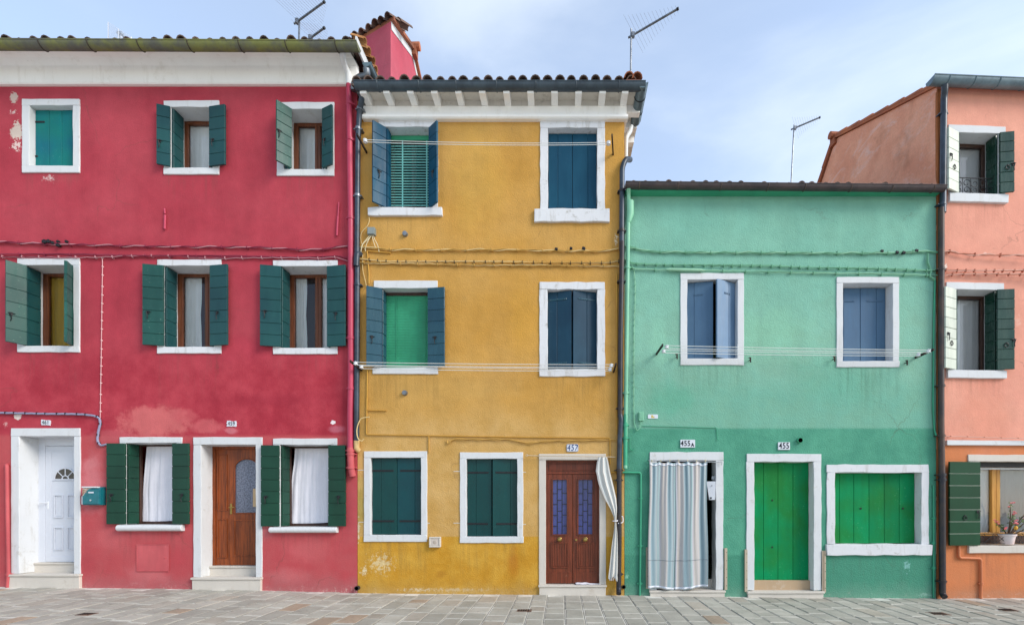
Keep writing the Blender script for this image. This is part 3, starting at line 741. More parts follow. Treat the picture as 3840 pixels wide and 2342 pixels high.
mb = MB(); mb.poly([(cx + .2 * cos(pi * q / 16), fz + .2 * sin(pi * q / 16)) for q in range(17)], Yd + .006, Yd + .011); mb.build('fan_pane', plain('amber_glass', '#453e3a', .15, .5), door)
mb = MB(); hz = c + (d - c) * .50; mb.box(a + .03, a + .06, Yd - .005, Yd + .004, hz - .10, hz + .05); mb.tube([(a + .045, Yd, hz + .02), (a + .045, Yd - .05, hz + .02), (a - .06 + .0, Yd - .05, hz + .02)], .010, 8); mb.build('handle', PLASTIC_W, door)
# brown door with arched pane
def n2(px): return (px - TI[0]) / Q
w = opening(RED, TI, (1367, 181, 1850, 1165), (1422, 234, 1806, 1165), .30, WHITE, 'door_surround', door=True)
step(RED, TI, (1362, 1165, 1854, 1262), .05); Yd = .26
zb = pt(TI, 1500, 1083, Yd).z; x0, x1, zt = w['x0'], w['x1'], w['z1']
mb = MB(); mb.jbox(x0, x1, Yd - .07, .32, w['z0'] - .1, zb - .035, j=.002); mb.jbox(x0, x1, Yd - .09, .32, zb - .033, zb, j=.002)
mb.build('doorstep', STONE, RED['root'], smooth=True, bevel=.005)
xs_ = pt(TI, 1612, 0, Yd).x
mb = MB(); mb.box(x0 - .01, x0 + .05, Yd, .32, zb, zt + .01); mb.box(x0 + .05, x1, Yd + .001, .32, zt - .05, zt + .01); mb.box(x1 - .04, x1 + .01, Yd, .32, zb, zt - .05)
mb.box(x0 + .05, xs_ - .005, Yd + .02, .31, zb, zt - .05)
for (f0, f1) in ((.06, .40), (.46, .96)): rim(mb, x0 + .08, xs_ - .04, zb + (zt - zb) * f0, zb + (zt - .05 - zb) * f1, Yd + .02, .018, .014)
door = mb.build('door', OAK_DOOR, RED['root'], bevel=.004)
mb = MB(); a, b = xs_, x1 - .045; c, d = zb + .006, zt - .055
pa, pb = pt(TI, 1652, 0, Yd).x, b - .085; pz = pt(TI, 0, 715, Yd).z; pzt = pt(TI, 0, 332, Yd).z
mb.box(a, pa, Yd + .012, .31, c, d); mb.box(pb, b, Yd + .012, .31, c, d); mb.box(pa, pb, Yd + .012, .31, c, pz)
pc, pr = (pa + pb) / 2, (pb - pa) / 2; az = pzt - pr * .8
arch = [(pc + pr * cos(pi * q / 16), az + pr * .8 * sin(pi * q / 16)) for q in range(17)]
for (q0, q1) in zip(arch, arch[1:]): mb.add([(q0[0], Yd + .012, q0[1]), (q1[0], Yd + .012, q1[1]), (q1[0], Yd + .012, d), (q0[0], Yd + .012, d)], [(0, 1, 2, 3)])
mb.tube([(x, Yd + .008, z) for x, z in [(pb, pz)] + arch + [(pa, pz), (pb, pz)]], .012, 6)
rim(mb, pa - .02, pb + .02, c + .16, pz - .12, Yd + .012, .02, .012)
mb.build('door_leaf', OAK_DOOR, door, bevel=.003)
mb = MB(); mb.poly([(pa - .004, pz - .004), (pb + .004, pz - .004)] + arch, Yd + .03, Yd + .036); mb.build('frosted_pane', GLASS_FROST, door)
mb = MB(); mb.box(pa - .05, pb + .05, Yd + .07, Yd + .075, c, d); mb.build('inner_curtain', cloth('dim_lining', '#c3c7d2'), door)
mb = MB(); hx, hz = pt(TI, 1627, 0, Yd).x, pt(TI, 0, 675, Yd).z
mb.box(hx - .018, hx + .018, Yd + .0, Yd + .012, hz - .12, hz + .07); mb.tube([(hx, Yd, hz), (hx, Yd - .05, hz), (hx + .10, Yd - .05, hz + .005)], .010, 8); mb.build('handle', BRASS, door)
mb = MB(); a1, b1, c1, d1 = pt(TI, 1782, 0, Yd).x, pt(TI, 1830, 0, Yd).x, pt(TI, 0, 670, Yd).z, pt(TI, 0, 542, Yd).z
mb.obox((a1, Yd + .0), (.97, -.2), (.2, .97), 0, b1 - a1, 0, .004, c1, d1); tag(mb.build('paper_sheet', plain('kraft_paper', '#c9ad86', .8)), 'piece of tan card stuck on the brown door pane', 'paper')
# mahogany double door
w = opening(YEL, TK, (190, 298, 662, 1218), (238, 341, 616, 1218), .12, STONE, 'door_surround', door=True, jit=.002)
Yd = .08; step(YEL, TK, (187, 1218, 666, 1290), .04, y1=.14)
x0, x1, zt = w['x0'], w['x1'], w['z1']; zb = w['z0'] + .005
Zd = lambda y: pt(TK, 0, y, Yd).z
Xd = lambda x: pt(TK, x, 0, Yd).x
mb = MB(); mb.box(x0, x1, Yd + .02, .13, Zd(440), zt); rim(mb, x0, x1, Zd(440), zt + .0, Yd + .02, .035, .02); rim(mb, x0 + .06, x1 - .06, Zd(415) , zt - .05, Yd + .02, .015, .012)
mb.box(x0, x0 + .02, Yd, .13, zb, Zd(440)); mb.box(x1 - .02, x1, Yd, .13, zb, Zd(440))
door = mb.build('door', RED_DOOR, YEL['root'], bevel=.004)
for (a, b, g0, g1, p0, p1) in ((x0 + .022, Xd(427) - .003, 288, 386, 272, 398), (Xd(427) + .003, x1 - .022, 468, 567, 455, 582)):
    mb = MB(); c, d = zb + .004, Zd(441); G0, G1, H0, H1 = Xd(g0), Xd(g1), Zd(864), Zd(480)
    mb.box(a, G0, Yd + .012, .12, c, d); mb.box(G1, b, Yd + .012, .12, c, d); mb.box(G0, G1, Yd + .012, .12, c, H0); mb.box(G0, G1, Yd + .012, .12, H1, d)
    rim(mb, G0 - .022, G1 + .022, H0 - .022, H1 + .022, Yd + .012, .024, .018)
    P0, P1, q0, q1 = Xd(p0), Xd(p1), Zd(1100), Zd(920); rim(mb, P0, P1, q0, q1, Yd + .012, .024, .016)
    k = 6
    for q in range(k):
        u = P0 + .028 + (P1 - P0 - .056) * q / k; mb.box(u, u + (P1 - P0 - .056) / k - .006, Yd + .004, Yd + .012, q0 + .026, q1 - .026)
    mb.box(a, b, Yd + .002, Yd + .012, zb + .004, Zd(1130))
    lf = mb.build('door_leaf', RED_DOOR, door, bevel=.003)
    pn = MB(); pn.box(G0, G1, Yd + .035, Yd + .04, H0, H1); pn = pn.build('stained_pane', plain('blue_stained_glass', '#3b4483', .18, .6, mott=.25), door)
    ld = MB(); u1, u2 = G0 + (G1 - G0) * .33, G0 + (G1 - G0) * .67
    for u in (u1, u2): ld.box(u - .005, u + .005, Yd + .026, Yd + .0345, H0, H1)
    for q in range(1, 5):
        z = H0 + (H1 - H0) * q / 5; ld.box(G0, u1 - .005, Yd + .026, Yd + .0345, z - .05 - .005, z - .045); ld.box(u2 + .005, G1, Yd + .026, Yd + .0345, z - .05, z - .04); ld.box(u1 + .005, u2 - .005, Yd + .026, Yd + .0345, z + .02, z + .03)
    ld.build('lead_cames', BLACK, door)
    kb = MB(); kx, kz = (Xd(335) if a < Xd(400) else Xd(517)), Zd(900)
    kb.tube([(kx, Yd + .012, kz), (kx, Yd - .005, kz), (kx, Yd - .02, kz), (kx, Yd - .045, kz), (kx, Yd - .06, kz), (kx, Yd - .066, kz)], [.045, .042, .018, .038, .03, .006], 16); kb.build('door_knob', BRASS, door, smooth=True)
kb = MB(); kx, kz = Xd(452), Zd(903); kb.tube([(kx, Yd + .012, kz), (kx, Yd - .008, kz)], [.022, .018], 12); kb.build('lock', BRASS, door, smooth=True)
# curtained doorway
w = opening(GRN, TK, (968, 285, 1487, 1255), (1020, 345, 1434, 1255), .22, WHITE, 'door_surround', door=True, jit=.006)
step(GRN, TK, (964, 1255, 1498, 1299), .05, y1=.24)
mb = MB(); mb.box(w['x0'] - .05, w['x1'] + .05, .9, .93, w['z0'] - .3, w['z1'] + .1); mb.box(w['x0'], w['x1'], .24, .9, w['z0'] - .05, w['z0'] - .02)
mb.build('hallway_dark', DARK, GRN['root'])  # near-black colour stands in for the shade inside the doorway
mb = MB(); zz = pt(TK, 0, 1178, .2).z; mb.jbox(w['x0'], w['x1'], .19, .26, w['z0'] - .02, zz, j=.002); mb.build('threshold', STONE, GRN['root'])
# boarded doorway
w = opening(GRN, TK, (1650, 298, 2177, 1258), (1705, 354, 2122, 1258), .20, WHITE, 'door_surround', door=True, jit=.006)
step(GRN, TK, (1650, 1262, 2190, 1305), .05, y1=.24); zb = FL.p(2900, 2172, .17)[1]
mb = MB(); mb.jbox(w['x0'], w['x1'], .10, .24, w['z0'] - .03, zb, j=.003); mb.build('threshold', whitepaint('tan_stone', '#b89e80', '#d6d0c6', .5, .7, sc=3), GRN['root'], smooth=True, bevel=.006)
leafmesh((w['x0'] + .003, .17), (w['x1'] - .003, .17), zb, w['z1'] - .004, 'v', [.22, .47, .73], [G_VIVID, BLACK], straps=((.68, .02, .03), (.28, .36, .38), (.68, .36, .38)), parent=GRN['root'], name='door')
for (t, xa, xb, ya, yb) in ((TK, 943, 959, 955, 1245), (TK, 1494, 1513, 960, 1252), (TK, 1636, 1655, 970, 1266), (TL, 376, 402, 978, 1270)):
    x0, z0, x1, z1 = rect(t, (xa, ya, xb, yb)); mb = MB()
    mb.box(x0, x1, -.006, .01, z0, z1); mb.box(x0, x0 + .018, -.035, -.006, z0, z1); mb.box(x1 - .03, x1, -.03, -.006, z0, z1)
    for q in range(5): z = z0 + (z1 - z0) * (q + .5) / 5; mb.cyl((x1 - .013, -.03, z), (x1 - .013, -.034, z), .006, 8, 1)
    mb.build('flood_board_channel', [plain('beige_metal', '#b9ab97', .5, .4, .2), BLACK], GRN['root'])

# ---------------------------------------------------------------- walls
x_rl, x_ry, x_yg, x_gs = -13.6, (1340 - VX) / S, (2341 - VX) / S, (3511 - VX) / S
BACK = 7.0
def shell(H, x0, x1, z1, mat, x0s=True, x1s=True, y1=BACK, top=None):
    mb = MB(); wall_mesh(mb, H['holes'], x0, x1, -.6, z1)
    t = top or [(0, z1), (y1 / 2, z1 + y1 * .21), (y1, z1)]
    for x, on in ((x0, x0s), (x1, x1s)):
        if on: mb.add([(x, 0, -.6)] + [(x, y, z) for y, z in t] + [(x, t[-1][0], -.6)], [tuple(range(len(t) + 2))])
    mb.quad((x1, t[-1][0], -.6), (x0, t[-1][0], -.6), (x0, t[-1][0], t[-1][1]), (x1, t[-1][0], t[-1][1]))
    return mb.build('wall', mat, H['root'])
P_RED = plaster('crimson_plaster', '#aa3b48', '#b34752', zones=[(zp(1325), ('#a92d3d', '#b4414c'), .5, .4, .7), (zp(1632), ('#c05a5d', '#b24a4f'), .04, .06, .95), (zp(2208), ('#c98a86', '#b5585c'), .10, .2, .55)], patches=[
    patch(575, 1580, 135, 66, '#cb6a6a', .35, .9), patch(775, 1600, 62, 34, '#cc6468', .4, .75), patch(690, 1560, 60, 30, '#c65d62', .4, .6), patch(980, 1980, 60, 40, '#d08486', .7, .4), patch(460, 1900, 40, 60, '#cf8688', .7, .45), patch(1290, 1950, 50, 130, '#ad4550', .8, .45), patch(900, 1300, 200, 60, '#b53a4c', .8, .4), patch(300, 1420, 160, 60, '#9d2f3e', .8, .4), patch(1000, 1500, 260, 30, '#9a2c3c', .7, .4),
    patch(53, 367, 16, 20, '#cbb8ad', .2, .9, 'flake'), patch(63, 492, 24, 32, '#cfc0b3', .2, .95, 'flake'), patch(64, 545, 34, 34, '#dcc8c0', .2, .9, 'chips'), patch(52, 420, 20, 16, '#d9c4be', .2, .8, 'chips'),
    patch(186, 668, 46, 20, '#e2cfcb', .4, .9, 'chips'), patch(240, 665, 80, 26, '#a9484f', .6, .5), patch(66, 1560, 15, 12, '#e2d5cc', .15, .9, 'flake'), patch(20, 1590, 16, 16, '#dcb5b0', .3, .6, 'chips'), patch(1250, 1583, 10, 8, '#f0e6e6', .15, 1, 'flake'),
    patch(1262, 1610, 34, 16, '#cf8090', .6, .5), patch(205, 1620, 130, 40, '#b04a54', .5, .4), patch(420, 1635, 90, 26, '#c06066', .5, .5), patch(1040, 1830, 50, 60, '#c26167', .7, .3), patch(865, 1614, 26, 14, '#d08890', .5, .5),
    patch(345, 1820, 60, 120, '#d3868a', .7, .55), patch(520, 1960, 120, 60, '#c8686c', .8, .5), patch(330, 2110, 50, 70, '#ad4149', .8, .6), patch(560, 2150, 90, 50, '#cf7a7c', .8, .5), patch(1150, 2060, 110, 50, '#c9696c', .8, .45), patch(60, 2000, 40, 120, '#a8434a', .8, .5), patch(420, 2020, 80, 60, '#c8686b', .8, .5), patch(650, 2100, 60, 80, '#b4464e', .8, .5), patch(1080, 2160, 80, 40, '#cc7577', .8, .5), patch(330, 1740, 36, 30, '#cf8284', .8, .4)], grain=.25, gscale=60, mott=.13, sills=RED['sills'], stain='#8a4a4a', damp=(.12, '#a8686a', .5))
P_YEL = plaster('ochre_plaster', '#c19044', '#c79a55', zones=[(zp(1560), ('#c69c58', '#c9a469'), .35, .5, .85), (zp(2010), ('#c48d24', '#c99a38'), .012, .02, .9), (zp(2205), ('#c09244', '#c8a566'), .05, .12, .5)], patches=[
    patch(1430, 2110, 76, 66, '#dcc99c', .3, .8, 'chips'), patch(1365, 2140, 22, 30, '#e3d3ae', .2, .9, 'chips'), patch(1560, 2210, 90, 14, '#e0d0b0', .3, .9, 'chips'), patch(1345, 1980, 9, 90, '#e0d4b8', .3, .8, 'chips'), patch(1350, 1890, 26, 110, '#8f8a40', .7, .5), patch(1925, 2105, 26, 60, '#b87420', .7, .7), patch(1655, 2150, 20, 16, '#a8752a', .6, .5),
    patch(1700, 2210, 240, 14, '#dccbaa', .5, .7, 'chips'), patch(1790, 650, 120, 240, '#d0a652', .8, .4), patch(1620, 1440, 300, 120, '#cda460', .8, .5), patch(2310, 900, 14, 34, '#e6d9bf', .3, .9, 'chips'), patch(1980, 1200, 90, 180, '#c7943a', .8, .4)], grain=.45, gscale=46, mott=.10, sills=YEL['sills'], stain='#86683a', damp=(.0, '#a9884a', .5))
P_GRN = plaster('mint_plaster', '#81b6a1', '#78b09d', zones=[(zp(1130), ('#8bb8a0', '#84b6a1'), .6, .8, .7), (zp(1420), ('#76ae96', '#6aa591'), .35, .6, .7), (zp(1605), ('#4f967d', '#579c82'), .03, .02, 1), (zp(2080), ('#4c8f77', '#43866f'), .02, .05, .8), (zp(2225), ('#76ab93', '#4f957a'), .05, .12, .6)], patches=[
    patch(2520, 1500, 110, 70, '#5aa98c', .7, .45), patch(2470, 1300, 40, 110, '#8fc9ad', .8, .5), patch(3400, 2120, 22, 40, '#8fc3bd', .4, .8, 'chips'), patch(2880, 1250, 200, 110, '#8ac2a2', .8, .45), patch(3150, 1420, 200, 110, '#66ae95', .8, .4), patch(3470, 2228, 60, 12, '#a9cdbd', .4, .8, 'chips'),
    patch(2350, 2160, 16, 24, '#8cc4aa', .3, .8, 'chips'), patch(2600, 820, 260, 60, '#82c0ac', .8, .4)], grain=.55, gscale=46, mott=.10, sills=GRN['sills'], stain='#4f7a68', damp=(-.04, '#6f9a86', .55))
P_SAL = plaster('salmon_plaster', '#e2a08a', '#de9884', zones=[(zp(1660), ('#cf8257', '#cb7c50'), .01, .01, 1), (zp(2215), ('#cf9a7c', '#c67c55'), .05, .1, .4)], patches=[patch(3700, 1560, 120, 200, '#d98a70', .8, .4), patch(3830, 1200, 20, 40, '#eab9a6', .4, .7, 'chips'), patch(3548, 998, 8, 22, '#ecdccf', .2, .9, 'chips'), patch(3702, 946, 10, 8, '#efc8b8', .3, .7)], grain=.25, gscale=50, mott=.08, sills=SAL['sills'], stain='#8a5a48', damp=(-.05, '#a87456', .5))
def gable_mat():
    M = NT('bare_gable_plaster', .92, .1)
    a = M.noise(1.4, 5, .62); b = M.noise(2.6, 7, .72, st=(1, .45, 1.0), off=(2, 3, 4), dist=.8); c_ = M.noise(28, 4, .7)
    c = M.mix(M.rng(a, .35, .65), C('#ecad90'), C('#df9c80')); c = M.mix(M.math('MULTIPLY', M.rng(b, .50, .72), .6), c, C('#ead9d3'))
    c = M.mix(M.math('MULTIPLY', M.rng(M.noise(1.1, 4, .6, off=(7, 7, 7)), .5, .7), .5), c, C('#a8745c'))
    M.col(M.shade(c, .88, 1.12, c_)); M.bump(c_, .3, .02); return M.m
P_GAB = gable_mat()
shell(RED, x_rl, x_ry, 9.36, P_RED)
shell(YEL, x_ry + .006, x_yg, 8.80, P_YEL)
shell(GRN, x_yg + .006, x_gs - .004, 7.19, P_GRN)
xs0 = FS.xc; mb = MB(); wall_mesh(mb, SAL['holes'], xs0, xs0 + 5.2, -.6, 9.05)
mb.quad((xs0 + 5.2, 5.0, -.6), (xs0 - .0, 5.0, -.6), (xs0, 5.0, 8.3), (xs0 + 5.2, 5.0, 8.3)); mb.add([(xs0 + 5.2, 0, -.6), (xs0 + 5.2, 5, -.6), (xs0 + 5.2, 5, 8.3), (xs0 + 5.2, 2.9, 10.34), (xs0 + 5.2, 0, 9.05)], [(0, 1, 2, 3, 4)])
mb.build('wall', P_SAL, SAL['root'])
mb = MB(); gp = [(0, 9.05), (2.9, 10.34), (5.0, 8.0)]
mb.add([(xs0, 0, -.6)] + [(xs0, y, z) for y, z in gp] + [(xs0, 5, -.6)], [tuple(range(5))]); mb.build('gable_wall', P_GAB, SAL['root'])
mb = MB(); mb.jbox(xs0 - .002, xs0 + .06, -.022, .02, -.1, 9.0, j=.006, seg=.2); mb.build('corner_strip', plaster('burnt_orange_render', '#a8683f', '#8d5a3c', mott=.15), SAL['root'])

# ---------------------------------------------------------------- eaves, gutters, roofs
def tiles(mb, O, a, L, sv, rows, pitch=.205, r=.085, tl=.42, jit=.012, m=0, base=True):
    O, a, sv = Vector(O), Vector(a).normalized(), Vector(sv).normalized(); up = a.cross(sv).normalized()
    if up.z < 0: up = -up
    k = int(L / pitch)
    for i in range(k):
        c0 = O + a * (pitch * (i + .5))
        for j in range(rows):
            c = c0 + sv * (tl * .82 * j + random.uniform(-jit, jit) * 1.5) + up * (random.uniform(-jit, jit) + .012) + a * random.uniform(-jit, jit)
            rr = r * random.uniform(.88, 1.08); vs = []
            for (s_, R) in ((0, rr), (tl, rr * .84)):
                for th in (0, .016):
                    for q in range(7):
                        t = pi * q / 6; vs.append(c + sv * s_ + a * ((R - th) * cos(t)) + up * ((R - th) * sin(t) * 1.05 + (.012 if s_ == 0 else 0)))
            fs = []
            for q in range(6):
                fs += [(q, q + 1, q + 15, q + 14), (q + 7, q + 21, q + 22, q + 8), (q, q + 7, q + 8, q + 1), (q + 14, q + 15, q + 22, q + 21)]
            mb.add(vs, fs, m)
    if base:
        e = O + a * L; t = sv * (tl * .82 * rows); n_ = up * -.03
        A = [O, e, e + t, O + t]; mb.add([p for p in A] + [p + n_ for p in A], [(0, 1, 2, 3), (7, 6, 5, 4), (0, 4, 5, 1), (1, 5, 6, 2), (2, 6, 7, 3), (3, 7, 4, 0)], m)
def sheet(mb, pts, th=.05, m=0):
    k = len(pts); lo = [(x, y, z - th) for x, y, z in pts]
    mb.add(list(pts) + lo, [tuple(range(k)), tuple(range(2 * k - 1, k - 1, -1))] + [(i, i + k, (i + 1) % k + k, (i + 1) % k) for i in range(k)], m)
def gutter(H, p0, p1, r, mat, straps=(), strapmat=None, name='gutter', endcap=True):
    """half-round trough from p0 to p1 (lip centre points)"""
    p0, p1 = Vector(p0), Vector(p1); d = (p1 - p0).normalized(); side = d.cross(Vector((0, 0, 1))).normalized(); mb = MB(); vs = []; K = 12; t = .006
    for P in (p0, p1):
        for R in (r, r - t):
            for q in range(K + 1): a = pi * q / K; vs.append(P + side * (R * cos(a)) + Vector((0, 0, -R * sin(a))))
    n_ = K + 1; fs = []
    for q in range(K): fs += [(q, q + 1, 2 * n_ + q + 1, 2 * n_ + q), (n_ + q, 3 * n_ + q, 3 * n_ + q + 1, n_ + q + 1), (q, n_ + q, n_ + q + 1, q + 1), (2 * n_ + q, 2 * n_ + q + 1, 3 * n_ + q + 1, 3 * n_ + q)]
    mb.add(vs, fs)
    mb.tube([p0 + side * r, p1 + side * r], .010, 8)
    if endcap:
        for P in (p0, p1): mb.add([P + side * ((r - .003) * cos(pi * q / K)) + Vector((0, 0, -(r - .003) * sin(pi * q / K))) for q in range(n_)], [tuple(range(n_))])
    g = mb.build(name, mat, H['root'], smooth=True)
    if straps:
        for s_ in straps:
            sb = MB(); P = p0 + d * s_; sb.tube([P + side * ((r + .004) * cos(pi * q / 10)) + Vector((0, 0, -(r + .004) * sin(pi * q / 10))) for q in range(11)], .008, 6)
            sb.build('gutter_strap', strapmat or mat, g, smooth=True)
    return g
# red house
gy, gr_ = -.45, .09; zl = FL.p(0, 145, gy - gr_)[1]; xr = FL.p(1345, 0, gy)[0]
sx = [FL.p(px, 0, gy)[0] - x_rl + .3 for px in (163, 344, 530, 716, 906, 1080, 1265)]
gutter(RED, (x_rl - .3, gy, zl + .02), (xr, gy, zl - .03), gr_, MOSS, sx, plain('strap_brown', '#3b342c', .7))
mb = MB(); za, zm, zt = zp(325), FL.p(0, 243, -.09)[1], FL.p(0, 190, -.36)[1]
mb.extr([(.02, za), (-.05, za), (-.07, za + .02), (-.085, zm - .015), (-.10, zm), (-.14, zm + .03), (-.22, zm + .10), (-.30, zm + .17), (-.36, zt), (-.37, zt + .06), (.02, zt + .06)], x_rl, x_ry + .02, k=1)
mb.build('cornice', CORNICE, RED['root'])
rb = MB(); ze = zl + .012
tiles(rb, (x_rl - .3, -.42, ze), (1, 0, 0), xr - x_rl + .3 - .1, (0, .92, .38), 3, m=0, jit=.02, pitch=.23)
sheet(rb, [(x_rl - .3, .5, ze + .33), (-3.75, .5, ze + .33), (-4.6, BACK / 2, ze + 1.55), (x_rl - .3, BACK / 2, ze + 1.55)]); sheet(rb, [(x_rl - .3, BACK / 2, ze + 1.55), (-4.6, BACK / 2, ze + 1.55), (-3.6, BACK, ze), (x_rl - .3, BACK, ze)])
roof = rb.build('roof', TERRA_OLD, RED['root'])
rb = MB(); tiles(rb, (-3.44, -.32, 9.63), (0, 1, 0), 1.15, (-1, 0, .42), 1, tl=.24, pitch=.19, r=.08, jit=.02, base=False)
rb.build('verge_tiles', TERRA_TAN, roof)
rb = MB(); rb.box(-3.53, -3.50, -.36, 1.0, 9.44, 9.61); rb.build('verge_board', WHITE, roof)
sg = gutter(RED, (-3.36, -.30, 9.22), (-3.36, 1.3, 9.30), .075, GREYG, name='side_gutter')
# yellow house
gy, gr_ = -.33, .09; zl = FL.p(0, 303, gy - gr_)[1]; xa, xb = FL.p(1333, 0, gy)[0], 1.38
gutter(YEL, (xa, gy, zl + .005), (xb + .05, gy, zl), gr_, SLATE, [FL.p(px, 0, gy)[0] - xa for px in (1420, 1574, 1713, 1863, 2010, 2160, 2320)])
gutter(YEL, (xb, gy - .06, zl), (xb, .42, zl - .02), gr_, GREYG, (.28, .58), BLACK, name='side_gutter')
mb = MB(); xc0, xc1 = FL.p(1362, 0, -.06)[0], FL.p(2350, 0, -.06)[0]; z1, z2, z3 = FL.p(0, 441, -.1)[1], FL.p(0, 432, -.06)[1], FL.p(0, 397, -.06)[1]
mb.jbox(xc0, xc1, -.06, .02, z2, z3, j=.003, seg=.3); mb.extr([(.02, z1), (-.075, z1), (-.10, z1 + .02), (-.10, z2 - .012), (-.07, z2), (.02, z2)], xc0 - .015, xc1 + .02)
mb.box(xc1 - .06, xc1 + .002, .02, 1.3, z1, z3 + .1)
mb.build('cornice', CORNICE, YEL['root'], bevel=.004)
zs = z3 + .13
for px in [1376] + [1461 + 88.4 * q for q in range(10)] + [2340]:
    x = FL.p(px, 0, -.15)[0]; cb = MB(); cb.jbox(x - .056, x + .056, -.32, -.02, z3 + random.uniform(-.003, .003), zs, j=.004); cb.build('corbel', CORNICE, YEL['root'], bevel=.006)
for q in range(3): cb = MB(); cb.jbox(xc1 - .02, xc1 + .26, .08 + q * .36, .20 + q * .36, z3, zs, j=.004); cb.build('corbel', CORNICE, YEL['root'], bevel=.006)
sb = MB(); sb.box(xc0 - .05, xc1 + .28, -.34, -.02, zs, zs + .05); sb.box(xc1 - .02, xc1 + .28, -.02, 1.4, zs, zs + .05); sb.box(xc0, xc1, -.022, 0.01, z3 - .02, zs)
sb.build('soffit', SOFFIT, YEL['root'])
rb = MB(); ze = zl + .065
tiles(rb, (x_ry + .02, -.30, ze), (1, 0, 0), 1.30 - x_ry, (0, .93, .36), 3, pitch=.205, r=.088, jit=.014)
sheet(rb, [(x_ry + .05, .5, ze + .28), (1.30, .5, ze + .28), (1.30, BACK / 2, ze + 1.42), (x_ry + .05, BACK / 2, ze + 1.42)]); sheet(rb, [(x_ry + .05, BACK / 2, ze + 1.42), (1.3, BACK / 2, ze + 1.42), (1.3, BACK, ze), (x_ry + .05, BACK, ze)])
roof = rb.build('roof', TERRA_OLD, YEL['root'])
rb = MB(); tiles(rb, (1.10, -.34, ze + .03), (1, .0, 0), .26, (-.1, .9, .36), 2, pitch=.13, r=.09, jit=.015); pass
rb.build('end_tiles', TERRA, roof)
# green house
gy, gr_ = -.20, .075; za, zb_ = FL.p(0, 680, gy - gr_)[1], FL.p(0, 693, gy - gr_)[1]; xa, xb = FL.p(2344, 0, gy)[0], FL.p(3540, 0, gy)[0]
gutter(GRN, (xa, gy, za), (xb, gy, zb_), gr_, BROWNG, [FL.p(px, 0, gy)[0] - xa for px in (2396, 2541, 2701, 2877, 3015, 3187, 3340, 3495)], plain('strap_copper', '#5e5048', .5, .4, .3))
rb = MB(); ze = za + .015
tiles(rb, (x_yg + .03, -.13, ze), (1, 0, -.011), x_gs - x_yg - .05, (0, .94, .33), 3, pitch=.21, r=.07, jit=.014)
sheet(rb, [(x_yg + .03, .6, ze + .27), (x_gs - .02, .6, ze + .22), (x_gs - .16, BACK / 2, ze + 1.25), (x_yg + .03, BACK / 2, ze + 1.3)]); sheet(rb, [(x_yg + .03, BACK / 2, ze + 1.3), (x_gs - .16, BACK / 2, ze + 1.25), (x_gs - .3, BACK, ze), (x_yg + .03, BACK, ze)])
rb.build('roof', TERRA_OLD, GRN['root'])
mb = MB(); mb.box(x_yg + .01, x_gs - .01, -.16, .01, 7.10, 7.125); mb.build('eave_board', PIPE_GREEN2, GRN['root'])
# salmon house
gy, gr_ = -.16, .10; xa, za = FS.p(3497, 287, gy - .05)
gutter(SAL, (xa, gy, za), (xa + 5.2, gy, za - .01), gr_, GREYG, [.28, .75, 1.2, 1.7, 2.2, 2.8, 3.3])
rb = MB(); ov = .05
sheet(rb, [(xs0 - ov, -.16, za - .03), (xs0 + 5.2, -.16, za - .03), (xs0 + 5.2, 2.92, 10.40), (xs0 - ov, 2.92, 10.40)], .035); sheet(rb, [(xs0 - ov, 2.92, 10.40), (xs0 + 5.2, 2.92, 10.40), (xs0 + 5.2, 5.05, 8.02), (xs0 - ov, 5.05, 8.02)], .035)
tiles(rb, (xs0 + .06, -.16, za - .02), (1, 0, 0), 5.0, (0, .92, .39), 2, r=.07, jit=.02)
for (A, B, k) in (((-.12, za), (2.9, 10.42), 7), ((3.0, 10.38), (5.0, 8.1), 6)):      # verge tiles stepping up the slope
    for q in range(k):
        y0, y1 = A[0] + (B[0] - A[0]) * q / k, A[0] + (B[0] - A[0]) * (q + 1.12) / k; z0, z1 = A[1] + (B[1] - A[1]) * q / k, A[1] + (B[1] - A[1]) * (q + 1.12) / k
        u = .02 if A[1] < B[1] else 0; v = .02 - u
        rb.tube([(xs0 - .02, y0, z0 + u), (xs0 - .02, y1, z1 + v)], [.044, .036] if u else [.036, .044], 10)
rb.tube([(xs0 - .12, 2.95, 10.46), (xs0 + .5, 2.95, 10.46)], [.085, .075], 10); rb.box(xs0 - .06, xs0 + .02, 2.86, 3.04, 10.22, 10.42)
rb.build('roof', paint('clay_verge', '#b5714f', '#a0624a', .85, .15, .3, '#8f7a68', .15, (1, 1, 1)), SAL['root'])
mb = MB(); a = pt(TL, 1246, 238, 0, FS); b = pt(TL, 1246, 204, 0, FS); mb.jbox(a.x, a.x + 5, -.05, .01, a.z, b.z, j=.003, seg=.3); mb.build('string_course', WHITE, SAL['root'], bevel=.006)

# house behind
B0 = thing('back_house', 'tall crimson house wall with white verge rising behind the roofs', 'house', (-4.6, 3.6, 0))
A_, Bq = Vector((-3.842, 2.2, 12.45)), Vector((-4.582, 2.57, 12.45)); Bf = A_ + (Bq - A_) * 2.6
mb = MB(); prof = [(2.2, 12.45), (3.72, 13.24), (6.4, 12.0)]
mb.add([(A_.x, 2.2, 6)] + [(A_.x, y, z) for y, z in prof] + [(A_.x, 6.4, 6)], [(0, 1, 2, 3, 4)]); mb.quad((Bf.x, Bf.y, 6), (A_.x, A_.y, 6), A_, (Bf.x, Bf.y, 12.45)); mb.quad((Bf.x, Bf.y, 6), (Bf.x, 6.4, 6), (Bf.x, 6.4, 12.0), (Bf.x, Bf.y, 12.45)); mb.quad((A_.x, 6.4, 6), (Bf.x, 6.4, 6), (Bf.x, 6.4, 12), (A_.x, 6.4, 12))
